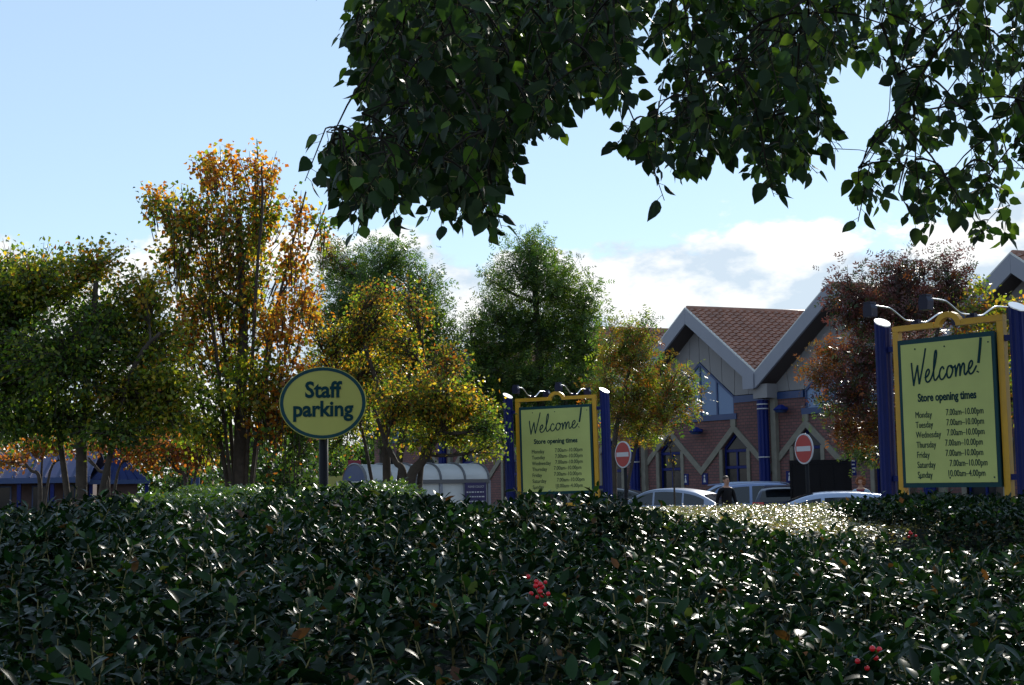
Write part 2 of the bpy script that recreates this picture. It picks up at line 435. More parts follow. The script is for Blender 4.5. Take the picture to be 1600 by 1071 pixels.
def tile_slope(sgn):
    """interlocking pantiles: courses step down the slope, rolls run with it"""
    mb = MB(); nc = 20; tw = 0.30; nt = int(ROOF_L / tw); per = 6
    prof = [0.0, 0.016, 0.055, 0.072, 0.055, 0.016]
    sl = math.sqrt(1 + SLOPE**2); nx, nz = sgn * SLOPE / sl, 1 / sl
    for c in range(nc):
        rows = []
        for e, lift in ((c / nc, 0.004), ((c + 1.06) / nc, 0.052)):
            row = []
            for k in range(nt * per + 1):
                y = YF + 0.06 + k * tw / per; x = sgn * HALF * min(e, 1.004); h = lift + prof[k % per]
                row.append((x + SKEW * (y - YF) + nx*h, y, RIDGE_Z - SLOPE * abs(x) + nz*h))
            rows.append(row)
        n = len(rows[0]); low = [(p[0] - nx*0.035, p[1], p[2] - nz*0.035) for p in rows[1]]
        fs = []
        for k in range(n - 1):
            q = [(k, k+1, n+k+1, n+k), (n+k, n+k+1, 2*n+k+1, 2*n+k)]
            fs += q if sgn < 0 else [tuple(reversed(a)) for a in q]
        mb.add(rows[0] + rows[1] + low, fs)
    return mb
def store_bay(x0):
    b = []                                                   # (name, object) parts at bay centre x0
    def add(name, mb, mat, parent=store, smooth=False):
        o = mb.build(name, mat, parent, smooth)
        if parent is store: o.location.x = x0
        b.append(o); return o
    arch = lambda c: [(c-0.63, 0.03), (c+0.63, 0.03), (c+0.63, 2.85), (c, 3.40), (c-0.63, 2.85)]
    outer = [(-HALF, 0), (HALF, 0), (HALF, 4.45), (1.80, 4.45), (1.80, 3.9), (-1.80, 3.9), (-1.80, 4.45), (-HALF, 4.45)]
    add('wall', wall_poly(outer, [arch(-1.775), arch(1.775)], 0.0, 0.22), M_brick)
    m = MB(); m.box(-HALF, HALF, 0.32, ROOF_L - 1, 0.0, 4.4); add('dark_interior', m, M_dark)  # dark box stands in for the unlit interior behind the panes
    for sg in (-1, 1):                                       # blue band under the cladding
        m = MB(); a, c = sorted((sg*1.86, sg*HALF)); m.box(a, c, -0.03, 0.2, 4.452, 4.70); add('blue_band', m, M_bluesteel)
    m = MB(); m.box(-1.95, 1.95, -0.05, 0.2, 3.86, 4.07); add('window_sill', m, M_bluesteel)
    # zigzag of stone over the openings
    for a, c in ((-HALF, -1.775), (0, -1.775), (0, 1.775), (HALF, 1.775)):
        m = MB(); w = 0.145; s_ = 1 if c > a else -1
        poly = [(a, 2.0-w), (c, 3.55-w), (c, 3.55+w), (a, 2.0+w)]
        if s_ < 0: poly = poly[::-1]
        m.prism(poly, -0.06, 0.05); add('stone_band', m, M_stone)
    for c in (-1.775, 1.775):
        m = MB(); m.box(c-0.13, c+0.13, -0.064, 0.05, 3.62, 3.858); add('stone_stub', m, M_stone)
        for sg in (-1, 1):
            m = MB(); x = c + sg*0.71; zt = 3.55 - 0.71*0.873 - 0.146
            m.box(x-0.08, x+0.08, -0.05, 0.1, 0.0, zt); add('stone_jamb', m, M_stone)
        w_ = MB()                                            # frame of the pointed window
        for x in (c-0.60, c+0.0, c+0.60): w_.box(x-0.035, x+0.035, 0.10, 0.18, 0.05, 2.75)
        for z in (2.72, 2.12, 0.5): w_.box(c-0.63, c+0.63, 0.095, 0.185, z-0.05, z+0.05)
        w_.prism([(c-0.63, 2.77), (c-0.56, 2.77), (c, 3.26), (c+0.56, 2.77), (c+0.63, 2.77), (c+0.63, 2.85), (c, 3.40), (c-0.63, 2.85)], 0.10, 0.18)
        fr = add('window', w_, M_blue)
        for poly in ([(c-0.55, 2.78), (c+0.55, 2.78), (c, 3.25)], [(c-0.56, 2.18), (c-0.04, 2.18), (c-0.04, 2.66), (c-0.56, 2.66)],
                     [(c+0.04, 2.18), (c+0.56, 2.18), (c+0.56, 2.66), (c+0.04, 2.66)], [(c-0.56, 0.56), (c-0.04, 0.56), (c-0.04, 2.06), (c-0.56, 2.06)],
                     [(c+0.04, 0.56), (c+0.56, 0.56), (c+0.56, 2.06), (c+0.04, 2.06)]):
            m = MB(); m.prism(poly, 0.14, 0.15); o = m.build('pane', M_glass, fr)
    # upper window
    wt = lambda x: 6.05 - abs(x) * 0.758
    fr = MB()
    for x in (-1.78, -0.89, 0, 0.89, 1.78):
        fr.box(x-0.035, x+0.035, 0.02, 0.12, 4.071, wt(x) - 0.03)
    for sg in (-1, 1):
        poly = [(0, 5.98), (sg*1.80, wt(1.80)-0.07), (sg*1.80, wt(1.80)+0.02), (0, 6.08)]
        fr.prism(poly if sg > 0 else poly[::-1], 0.01, 0.13)
    wf = add('upper_window', fr, M_bluesteel)
    for a, c in ((-1.745, -0.925), (-0.855, -0.035), (0.035, 0.855), (0.925, 1.745)):
        m = MB(); m.prism([(a, 4.08), (c, 4.08), (c, wt(c)-0.07), (a, wt(a)-0.07)], 0.06, 0.08); m.build('pane', M_skyglass, wf)
    # cladding panels, seams leaning with the gable
    m = MB(); m.prism([(-HALF, 4.72), (-1.9, 4.72), (0, 6.12), (1.9, 4.72), (HALF, 4.72), (HALF, 4.9), (0, 7.6), (-HALF, 4.9)], 0.10, 0.3); add('gable_backing', m, M_dark)
    lo = [(0, 6.11), (0.59, 5.66), (1.19, 5.20), (1.82, 4.73), (2.55, 4.73), (3.50, 4.73)]
    ux = [0, 0.50, 1.20, 1.90, 2.65, 3.50]
    for sg in (-1, 1):
        for i in range(5):
            g = 0.010
            a, c = lo[i], lo[i+1]; ua, uc = ux[i] + g, ux[i+1] - g
            zt = lambda x: max(4.735, 7.40 - 0.75 * x)
            if i == 4: poly = [(a[0]+g, a[1]), (3.44, 4.73), (3.44, 4.80), (ua, zt(ua))]
            else: poly = [(a[0]+g, a[1]), (c[0]-g, c[1]), (uc, zt(uc)), (ua, zt(ua))]
            poly = [(sg*x, z) for x, z in poly]
            m = MB(); m.prism(poly if sg > 0 else poly[::-1], 0.03, 0.09); add('cladding_panel', m, M_clad)
    # barge boards, verge and soffit
    for sg in (-1, 1):
        xe = sg * (HALF - 0.004)
        poly = [(sg*0.003, RIDGE_Z - 0.56), (xe, roof_z(xe) - 0.56), (xe, roof_z(xe)), (sg*0.003, RIDGE_Z)]
        m = MB(); m.prism(poly if sg > 0 else poly[::-1], YF, YF + 0.09); fb = add('barge_board', m, M_fascia)
        poly = [(sg*0.003, RIDGE_Z + 0.004), (xe, roof_z(xe) + 0.004), (xe, roof_z(xe) + 0.06), (sg*0.003, RIDGE_Z + 0.06)]
        m = MB(); m.prism(poly if sg > 0 else poly[::-1], YF + 0.012, YF + 0.10); m.build('verge', M_lead, fb)
        m = MB()
        q = [(sg*0.004, YF+0.092, RIDGE_Z-0.54), (xe, YF+0.092, roof_z(xe)-0.54), (xe, 0.1, roof_z(xe)-0.70), (sg*0.004, 0.1, RIDGE_Z-0.70)]
        q2 = [(x, y, z+0.05) for x, y, z in q]
        m.add(q + q2, [(0,1,2,3), (7,6,5,4), (0,4,5,1), (1,5,6,2), (2,6,7,3), (3,7,4,0)]); add('soffit', m, M_soffit)
        o = add('roof_tiles', tile_slope(sg), M_tile); o['kind'] = 'stuff'
    m = MB(); m.tube([(SKEW*(y-YF), y, RIDGE_Z + 0.02) for y in (YF + 0.1, ROOF_L)], 0.11, 10); add('ridge_cap', m, M_tile, smooth=True)
    # fluted column, pier and rainwater hopper at the valley
    m = MB(); n = 32; ring = []
    for z in (0.0, 4.45):
        for k in range(n):
            r = 0.175 + 0.018 * math.cos(8 * 2*math.pi*k/n); a = 2*math.pi*k/n
            ring.append((HALF + r*math.cos(a), -0.30 + r*math.sin(a), z))
    m.add(ring, [(k, (k+1) % n, n + (k+1) % n, n + k) for k in range(n)] + [tuple(range(n, 2*n))])
    cl = add('column', m, M_blue)
    for z in (4.28, 4.12, 2.42):
        m = MB(); m.tube([(HALF, -0.30, z), (HALF, -0.30, z + 0.035)], 0.205, 20); m.build('band', M_white, cl)
    m = MB(); m.box(HALF+0.22, HALF+0.46, -0.16, 0.05, 0, 4.50); add('pier', m, M_stone)
    m = MB(); m.box(HALF-0.22, HALF+0.46, -0.52, 0.02, 4.505, 5.0); add('hopper', m, M_clad)
    m = MB(); m.box(HALF-0.55, HALF-0.02, YF-0.05, YF-0.003, 4.85, 5.38); add('junction_box', m, M_fascia)
    return b
first = store_bay(-HALF + 0.1)
for k in (-3, -2, -1, 1, 2):
    for o in first:
        if o.parent is not store: continue
        c = copy_tree(o, store); c.location.x = -HALF + 0.1 + BAY * k
m = MB(); m.box(-HALF - 3*BAY - HALF, HALF*3 + BAY + 0.4, ROOF_L - 1, ROOF_L - 0.7, 0, 7.2); m.build('rear_wall', M_brick, store)
# pavement along the front
pv = MB(); pv.box(-32, 20, -2.6, -0.02, -0.05, 0.12)
o = tag(pv.build('pavement', M_paving), kind='structure'); o.location = store.location; o.rotation_euler = store.rotation_euler
def on_store(x, y, z):
    return Matrix.Translation(store.location) @ Matrix.Rotation(STORE_RZ, 4, 'Z') @ Vector((x, y, z))
def wall_lamp(x, z, label):
    t = thing('wall_lamp', label, 'lamp', on_store(x, 0, z), STORE_RZ, 'blue lamps on the brick wall')
    m = MB(); m.box(-0.05, 0.05, -0.12, -0.002, -0.06, 0.06); m.build('bracket', M_blue, t)
    m = MB(); n = 6
    rg = lambda r, z: [(r*math.cos(2*math.pi*k/n), -0.30 + 0.6*r*math.sin(2*math.pi*k/n), z) for k in range(n)]
    m.add(rg(0.10, 0.13) + rg(0.36, -0.02) + rg(0.33, -0.06), [tuple(range(n))] + [(k+n, (k+1) % n + n, (k+1) % n, k) for k in range(n)] + [(k+2*n, (k+1) % n + 2*n, (k+1) % n + n, k+n) for k in range(n)])
    m.build('hood', M_blue, t)
    m = MB(); m.tube([(0, -0.30, -0.14), (0, -0.30, -0.05)], [0.16, 0.24], 6); m.build('diffuser', M_bluesteel, t)
wall_lamp(-3.40, 3.52, 'blue hooded wall lamp on brick between two pointed windows')
wall_lamp(0.98, 4.1, 'small blue wall lamp right of the blue column, high on brick')
def bay_sign(x, z, w, h, label):
    t = thing('bay_sign', label, 'sign', on_store(x, -0.002, z), STORE_RZ, 'small blue bay signs on the store wall')
    m = MB(); m.box(-w/2, w/2, -0.025, 0.0, -h/2, h/2); m.build('plate', M_blue, t)
    m = MB(); m.tube([(0, -0.03, h*0.26), (0, -0.027, h*0.26)], w*0.13, 10)
    m.prism([(-w*0.2, -h*0.3), (w*0.22, -h*0.3), (w*0.05, h*0.12), (-w*0.1, h*0.12)], -0.03, -0.026); m.build('symbol', M_white, t)
for x, w, lab in ((-4.35, 0.3, 'small blue bay sign on brick above the silver saloon roof'), (-3.3, 0.32, 'small blue bay sign on brick between the two pointed windows'),
                  (1.02, 0.34, 'small blue bay sign beside the stone jamb, left of a pair'), (1.36, 0.28, 'small blue bay sign beside the stone jamb, right of a pair'),
                  (-7.7, 0.3, 'small blue bay sign behind the left no entry sign post'), (5.35, 0.4, 'small blue bay sign on brick behind the woman in maroon')):
    bay_sign(x, 1.72 if w != 0.28 else 1.80, w, 0.42, lab)

# black boarded enclosure and the post with blue plates before the store
p = P(1282, 765, 38.2)
t = thing('boarded_enclosure', 'black boarded enclosure with flat top standing before the store wall', 'enclosure', (p.x, p.y, 0), R(-14))
for k in range(4):
    m = MB(); x = -0.74 + 0.37*k; m.box(x + 0.006, x + 0.364, -0.03, 0.0, 0.06, 2.02); m.build('board', M_black, t)
m = MB(); m.box(-0.80, 0.80, -0.05, 0.03, 2.03, 2.12); m.box(-0.80, -0.745, -0.05, 0.03, 0, 2.028); m.box(0.745, 0.80, -0.05, 0.03, 0, 2.028); m.build('frame', M_black, t)
m = MB(); m.box(-0.80, -0.76, 0.035, 1.3, 0.05, 2.05); m.box(0.76, 0.80, 0.035, 1.3, 0.05, 2.05); m.box(-0.755, 0.755, 1.26, 1.3, 0.05, 2.05); m.build('side_panel', M_black, t)
p = P(1328, 765, 38.0)
t = thing('parking_post', 'black post carrying two narrow blue plates beside the black enclosure', 'post', (p.x, p.y, 0), R(-14))
m = MB(); m.box(-0.055, 0.055, -0.05, 0.05, 0, 2.22); m.box(-0.075, 0.075, -0.07, 0.07, 2.221, 2.30); m.build('post', M_black, t)
for sg in (-1, 1):
    m = MB(); m.box(sg*0.125-0.065, sg*0.125+0.065, 0.0, 0.02, 1.68, 2.15); pl = m.build('plate', M_blue, t)
    for k in range(4):
        m = MB(); z = 2.06 - 0.1*k; m.box(sg*0.125-0.05, sg*0.125+0.04 - 0.012*(k % 2), -0.004, -0.001, z, z+0.035); m.build('marking', M_white, pl)

# ------------------------------------------------------------------ low blue-roofed buildings far left
M_blueroof = pmat('blue_roof_sheet', (0.006, 0.016, 0.085), 0.5, 0.2, noise=(3, 0.15))
def seam_roof(mb, x0, x1, y0, z0, y1, z1, step=0.45):
    mb.add([(x0,y0,z0),(x1,y0,z0),(x1,y1,z1),(x0,y1,z1)], [(0,1,2,3)])
    n = int((x1-x0)/step)
    for k in range(n+1):
        x = x0 + (x1-x0)*k/n
        mb.add([(x-0.02,y0,z0+0.003),(x+0.02,y0,z0+0.003),(x+0.02,y1,z1+0.003),(x-0.02,y1,z1+0.003),(x-0.02,y0,z0+0.05),(x+0.02,y0,z0+0.05),(x+0.02,y1,z1+0.05),(x-0.02,y1,z1+0.05)],
               [(4,5,6,7),(0,1,5,4),(1,2,6,5),(2,3,7,6),(3,0,4,7)])
p = P(50, 765, 46)
t = thing('low_office', 'low brown brick building with blue seamed metal roof at far left', 'building', (p.x, p.y, 0), R(9))
m = MB(); m.box(-3.2, 1.6, 0.9, 5, 0, 2.1); m.build('wall', M_brownwall, t)
m = MB(); seam_roof(m, -3.4, 1.8, 0.0, 2.08, 2.6, 3.0); seam_roof(m, -3.4, 1.8, 5.2, 2.08, 2.6, 3.0); m.build('roof', M_blueroof, t)
m = MB(); m.box(-3.42, 1.82, -0.08, -0.004, 1.92, 2.10); m.build('gutter', M_bluesteel, t)
m = MB(); m.box(-3.38, 1.78, 0.0, 0.88, 1.98, 2.02); m.build('soffit', M_bluesteel, t)
for x in (-2.2, -0.42, 0.62, 1.55):
    m = MB(); m.box(x-0.06, x+0.06, 0.05, 0.17, 0, 1.97); m.build('post', M_blue, t)
for x, w in ((-1.2, 0.7), (0.12, 0.45), (1.05, 0.3)):
    m = MB(); m.box(x-w/2-0.05, x+w/2+0.05, 0.86, 0.895, 1.0, 1.85); f = m.build('window', M_bluesteel, t)
    for sg in (-1, 1):
        m = MB(); a, c = sorted((x + sg*0.02, x + sg*w/2)); m.box(a, c, 0.845, 0.857, 1.05, 1.80); m.build('pane', M_glass, f)
p = P(183, 765, 48)
t = thing('blue_pavilion', 'small pavilion with steep blue pyramid roof behind left tree trunk', 'building', (p.x, p.y, 0), R(20))
m = MB(); m.box(-0.62, 0.62, -0.55, 0.7, 0, 1.9); m.build('wall', M_brownwall, t)
m = MB()
c4 = [(-0.95,-0.85,1.98),(0.95,-0.85,1.98),(0.95,0.95,1.98),(-0.95,0.95,1.98)]; mid = [(-0.42,-0.37,2.5),(0.42,-0.37,2.5),(0.42,0.43,2.5),(-0.42,0.43,2.5)]
m.add(c4 + mid + [(0,0,3.2)], [(0,1,5,4),(1,2,6,5),(2,3,7,6),(3,0,4,7),(4,5,8),(5,6,8),(6,7,8),(7,4,8),(3,2,1,0)])
for q in (0, 1):
    for k in range(1, 6):
        f = k/6; a = Vector(c4[q]).lerp(Vector(c4[q+1]), f); b2 = Vector(mid[q]).lerp(Vector(mid[q+1]), f)
        m.tube([a + Vector((0,0,0.02)), b2 + Vector((0,0,0.02)), Vector((0,0,3.2))], 0.018, 4)
m.build('roof', M_blueroof, t)
m = MB(); m.box(-1.0, 1.0, -0.92, -0.86, 1.86, 2.0); m.build('gutter', M_bluesteel, t)
for x in (-0.9, 0.9):
    m = MB(); m.box(x-0.06, x+0.06, -0.82, -0.70, 0, 1.975); m.build('post', M_blue, t)
p = P(352, 770, 40)
t = thing('blue_parapet_sign', 'low blue board with pale lettering strip seen under the orange tree', 'sign', (p.x, p.y, 0), R(5))
m = MB(); m.box(-0.75, 0.55, -0.05, 0.05, 0.9, 1.52); m.build('board', M_blue, t)
m = MB(); m.box(-0.95, -0.72, -0.08, 0.08, 0, 1.95); m.build('pillar', M_bluesteel, t)
m = MB()
for k in range(6): m.box(-0.55 + 0.17*k, -0.43 + 0.17*k, -0.056, -0.052, 1.22, 1.33)
m.build('marking', M_white, t)
p = P(505, 770, 52)
t = thing('yellow_wall', 'pale yellow low rendered wall behind the staff parking post', 'wall', (p.x, p.y, 0), R(4))
m = MB(); m.box(-2.4, 2.2, 0, 0.3, 0.0, 2.05); m.build('render', M_yellowwall, t)
m = MB(); m.box(-2.45, 2.25, -0.08, -0.004, 0.0, 1.62); m.build('plinth', pmat('plum_plinth', (0.07, 0.045, 0.09), 0.8), t)
p = P(554, 735, 44)
t = thing('red_sign', 'small dark red notice on a post left of the curved shelter', 'sign', (p.x, p.y, 0), R(-8))
m = MB(); m.box(-0.03, 0.03, 0.0, 0.06, 0, 2.2); m.build('post', M_black, t)
m = MB(); m.box(-0.20, 0.20, -0.025, -0.003, 1.95, 2.45); m.build('plate', pmat('notice_red', (0.26, 0.02, 0.05), 0.5), t)

# ------------------------------------------------------------------ curved trolley shelter
def shelter():
    a = P(572, 765, 35.5); b = P(764, 765, 37.0)
    L_ = (Vector((b.x, b.y, 0)) - Vector((a.x, a.y, 0))).length
    rz = math.atan2(b.y - a.y, b.x - a.x)
    t = thing('trolley_shelter', 'white barrel-roofed trolley shelter with dark ribs behind the V-shaped tree', 'shelter', (a.x, a.y, 0), rz)
    W_, ZE, RISE = 1.7, 1.74, 0.43
    arc = [(W_/2 - W_/2*math.cos(math.pi*k/14), ZE + RISE*math.sin(math.pi*k/14)) for k in range(15)]
    nb = 5
    for i in range(nb):
        x0, x1 = L_*i/nb + 0.03, L_*(i+1)/nb - 0.03
        m = MB(); vs = [(x0, y, z) for y, z in arc] + [(x1, y, z) for y, z in arc] + [(x0, y, z-0.02) for y, z in arc] + [(x1, y, z-0.02) for y, z in arc]
        n = 15; m.add(vs, [(k, n+k, n+k+1, k+1) for k in range(n-1)] + [(2*n+k+1, 3*n+k+1, 3*n+k, 2*n+k) for k in range(n-1)])
        m.build('roof_panel', M_poly, t, smooth=True)
        m = MB(); m.box(x0 + 0.01, x1 - 0.01, 0.03, 0.05, 0.45, ZE - 0.08); m.build('side_panel', M_polyside, t)
        m = MB(); m.box(x0 + 0.01, x1 - 0.01, W_-0.05, W_-0.03, 0.45, ZE - 0.08); m.build('side_panel', M_polyside, t)
    for i in range(nb + 1):
        m = MB(); x = L_*i/nb
        m.tube([(x, y, z + 0.012) for y, z in arc], 0.034, 6); m.build('rib', pmat('grey_rib', (0.10, 0.10, 0.11), 0.4), t)
        for y in (0.0, W_):
            m = MB(); m.box(x-0.035, x+0.035, y-0.03, y+0.03, 0, ZE - 0.02); m.build('post', M_fascia, t)
    m = MB(); m.box(0, L_, -0.05, -0.004, ZE-0.09, ZE+0.01); m.build('gutter', pmat('grey_rib', (0, 0, 0)), t)
    m = MB(); m.add([(-0.02, y, z) for y, z in arc], [tuple(range(14, -1, -1))]); m.build('end_panel', M_bluesteel, t)
    nb_ = MB(); nb_.box(L_*0.79, L_*0.965, -0.085, -0.055, 1.05, 1.66); bd = nb_.build('notice', M_purple, t)
    o = put_text('PLEASE COLLECT', L_*0.88, 1.53, 0.075, M_white, bd, y=-0.09, xs=0.8)
    m = MB()
    for r_ in range(3):
        x = L_*0.80
        while x < L_*0.95:
            w = random.uniform(0.03, 0.09); m.box(x, min(x+w, L_*0.955), -0.091, -0.087, 1.40 - 0.12*r_, 1.43 - 0.12*r_); x += w + 0.025
    m.build('small_print', M_white, bd)['kind'] = 'stuff'
shelter()

# ================================================================== signs
DAYS = ['Monday', 'Tuesday', 'Wednesday', 'Thursday', 'Friday', 'Saturday', 'Sunday']
WELCOME = [  # pen strokes of the handwritten word
    [(0.0,1.7),(0.10,1.05),(0.24,0.30),(0.29,0.0)], [(0.29,0.0),(0.44,0.75),(0.62,1.45)], [(0.62,1.45),(0.70,0.85),(0.84,0.05)], [(0.84,0.05),(1.05,0.95),(1.25,1.9),(1.36,2.55)],
    [(1.36,0.42),(1.62,0.52),(1.80,0.80),(1.70,1.0),(1.50,0.82),(1.44,0.42),(1.58,0.12),(1.85,0.15),(2.10,0.50),(2.34,1.25),(2.46,1.95),(2.40,2.25),(2.28,2.0),(2.22,1.2),(2.24,0.45),(2.38,0.12),(2.60,0.25),(2.80,0.50)],
    [(3.22,0.78),(3.08,0.98),(2.88,0.82),(2.80,0.45),(2.94,0.13),(3.20,0.14),(3.46,0.48)],
    [(3.86,0.95),(3.62,0.90),(3.50,0.50),(3.64,0.15),(3.88,0.18),(4.06,0.55),(3.98,0.88),(3.86,0.95),(3.98,0.78),(4.28,0.84)],
    [(4.28,0.95),(4.34,0.55),(4.36,0.10)], [(4.36,0.10),(4.46,0.60),(4.62,0.95),(4.74,0.80),(4.76,0.10)], [(4.76,0.10),(4.86,0.60),(5.02,0.95),(5.15,0.80),(5.17,0.30),(5.30,0.12),(5.50,0.36)],
    [(5.50,0.42),(5.76,0.55),(5.92,0.82),(5.82,1.02),(5.62,0.84),(5.56,0.42),(5.72,0.12),(6.0,0.20),(6.30,0.62)],
    [(6.62,2.5),(6.56,1.7),(6.46,0.75)], [(6.40,0.13),(6.44,0.20)]]
def welcome_sign(cx, cy, rz, label, lean=0.0, W_=1.35, lift=0.0):
    t = thing('welcome_sign', label, 'sign', (cx, cy, 0), rz, 'welcome signs with store opening times')
    t.rotation_euler = (0, lean, rz); t.location.z = lift
    Z0, Z1 = 1.38, 2.98; HW = W_/2; ws = W_/1.35
    m = MB(); m.box(-HW, HW, -0.02, 0.0, Z0, Z1); pn = m.build('panel', M_teal, t)
    m = MB(); m.box(-HW+0.042, HW-0.038, -0.024, -0.0205, Z0+0.05, Z1-0.052); m.build('panel_face', M_signface, pn)
    yt = -0.0265
    st = MB(); sx = 0.146*ws; sz = 0.150; x0, z0 = -0.50*ws, 2.47
    xf = lambda q: (x0 + q[0]*sx + q[1]*0.012, z0 + q[1]*sz + q[0]*0.012)
    for k, s in enumerate(WELCOME):
        ribbon(st, [(p.x, p.y) for p in catmull([(a, b, 0) for a, b in s], 5)], 0.018 if k < 11 else 0.030, yt - 0.001 - 0.0001*k, yt + 0.002, xf)
    st.build('handwriting', M_teal if False else M_tealtext, pn)
    put_text('Store opening times', 0.0, 2.30, 0.122, M_tealtext, pn, yt, bold=0.0034, xs=0.82*ws)
    for k, d in enumerate(DAYS):
        z = 2.125 - 0.107*k; dx = (0, 0, 0.0, -0.03, -0.03, 0.02, -0.015)[k]
        put_text(d, -0.455*ws, z, 0.098, M_tealtext, pn, yt, align='LEFT', xs=0.76*ws, bold=0.0)
        put_text('10.00am–4.00pm' if d == 'Sunday' else '7.00am–10.00pm', (-0.02 + dx)*ws, z + 0.012, 0.098, M_tealtext, pn, yt, align='LEFT', xs=0.76*ws, bold=0.0)
    for x in (-HW*0.62, HW*0.0, HW*0.88):
        for z in (Z0+0.10, Z1-0.11):
            m = MB(); m.tube([(x, -0.0285, z), (x, -0.0245, z)], 0.009, 8); m.build('screw', M_tealtext, pn)
    # back panel of the same size
    m = MB(); m.box(-HW, HW, 0.09, 0.11, Z0, Z1); m.build('rear_panel', M_teal, t)
    # orange tube frame with a raised arch in the top bar
    b_ = 0.075; FX = HW + 0.085; fr = MB(); y0, y1 = 0.012, 0.082
    for sg in (-1, 1):
        a, c = sorted((sg*(FX-b_), sg*FX)); fr.box(a, c, y0, y1, Z0-0.16, Z1+0.10)
    ar = 0.17; ax = 0.02
    fr.box(-FX, ax-ar, y0-0.002, y1+0.002, Z1+0.102, Z1+0.165); fr.box(ax+ar, FX, y0-0.002, y1+0.002, Z1+0.102, Z1+0.165)
    n = 10
    for k in range(n):
        a0, a1 = math.pi*k/n, math.pi*(k+1)/n
        q = [(ax - ri*math.cos(a), Z1 + 0.102 + ri*math.sin(a)*0.95) for a in (a0, a1) for ri in (ar, ar-0.065)]
        poly = [q[0], q[1], q[3], q[2]]
        fr.prism(poly[::-1], y0, y1)
    fr.box(-FX, FX, y0-0.002, y1+0.002, Z0-0.222, Z0-0.162)
    fr.build('frame', M_orange, t)
    for sg in (-1, 1):
        for z in (Z1 - 0.08, Z0 + 0.1):
            m = MB(); a, c = sorted((sg*(FX+0.001), sg*(FX+0.075))); m.box(a, c, 0.02, 0.075, z-0.03, z+0.03); m.build('bracket', M_blue, t)
    # fluted posts with slanting metal caps
    for sg in (-1, 1):
        X = sg*(FX + 0.155); n = 40; m = MB(); ring = []
        for lv in (0, 1):
            for k in range(n):
                a = 2*math.pi*k/n; r = 0.083 + 0.006*math.cos(10*a)
                x, y = r*math.cos(a), r*math.sin(a)
                ring.append((X + x, 0.047 + y, 0.0 if lv == 0 else 3.20 - 0.55*x + 0.25*y))
        m.add(ring, [(k, (k+1) % n, n+(k+1) % n, n+k) for k in range(n)]); po = m.build('post', M_blue, t)
        m = MB(); top = [(X + 0.088*math.cos(2*math.pi*k/n), 0.047 + 0.088*math.sin(2*math.pi*k/n)) for k in range(n)]
        cz = lambda q: 3.204 - 0.55*(q[0]-X) + 0.25*(q[1]-0.047)
        m.add([(q[0], q[1], cz(q)) for q in top] + [(q[0], q[1], cz(q)+0.012) for q in top], [tuple(range(n, 2*n))] + [(k, (k+1) % n, n+(k+1) % n, n+k) for k in range(n)])
        m.build('cap', M_silver, po)
    # floodlights on bent rods, one in front and one behind at each clamp
    for x in (-HW*0.66, HW*0.50):
        m = MB(); m.box(x-0.05, x+0.05, 0.02, 0.075, Z1+0.168, Z1+0.215); m.build('clamp', M_navy, t)
        for sg in (-1, 1):
            rod = catmull([(x, 0.045, Z1+0.20), (x, 0.045+sg*0.16, Z1+0.20), (x, 0.045+sg*0.24, Z1+0.225), (x, 0.045+sg*0.40, Z1+0.30), (x, 0.045+sg*0.50, Z1+0.32), (x, 0.045+sg*0.78, Z1+0.325)], 4)
            m = MB(); m.tube(rod, 0.009, 8); m.build('lamp_rod', M_silver, t, smooth=True)
            m = MB(); yc = 0.045 + sg*0.78
            prof = [(-0.040, 0.02), (0.040, 0.02), (0.058, -0.03), (0.052, -0.12), (-0.052, -0.12), (-0.058, -0.03)]
            m.prism([(x+a, Z1+0.32+b) for a, b in prof][::-1], yc-0.05, yc+0.05)
            m.box(x-0.045, x+0.045, yc-0.05, yc+0.05, Z1+0.342, Z1+0.358); m.build('floodlight', M_navy, t)
    return t
pr = P(1481, 640, 14.9); welcome_sign(pr.x, pr.y, R(-52), 'large yellow welcome sign with blue posts at right edge, nearer one', 0.004, 1.2, 0.05)
pl = P(871.5, 710, 25.6); welcome_sign(pl.x, pl.y, R(-22), 'yellow welcome sign in the middle beside left no entry sign, farther one', -0.012, 1.40)

p = P(504.5, 630, 13.5)
t = thing('staff_parking_sign', 'oval yellow staff parking sign with dark green rim on black post', 'sign', (p.x, p.y, 0), R(3))
zc = p.z; n = 56
el = lambda a, b: [(a*math.cos(2*math.pi*k/n), zc + b*math.sin(2*math.pi*k/n)) for k in range(n)]
m = MB(); m.prism(el(0.415, 0.348), -0.012, 0.0); pn = m.build('board', M_staffface, t)
m = MB(); o_, i_ = el(0.408, 0.341), el(0.376, 0.311)
m.add([(x, -0.0145, z) for x, z in o_] + [(x, -0.0145, z) for x, z in i_], [(k, (k+1) % n, n+(k+1) % n, n+k) for k in range(n)]); m.build('rim', M_teal, pn)
put_text('Staff', 0.0, zc + 0.055, 0.215, M_tealtext, pn, -0.0165, bold=0.0062, xs=0.92)
put_text('parking', 0.0, zc - 0.125, 0.205, M_tealtext, pn, -0.0165, bold=0.0062, xs=0.95)
m = MB(); m.tube([(0, 0.055, 0), (0, 0.055, zc + 0.2)], 0.045, 16); m.build('post', M_black, t, smooth=True)
for dz in (-0.18, 0.15):
    m = MB(); m.box(-0.07, 0.07, 0.002, 0.03, zc+dz-0.025, zc+dz+0.025); m.build('clip', M_black, t)

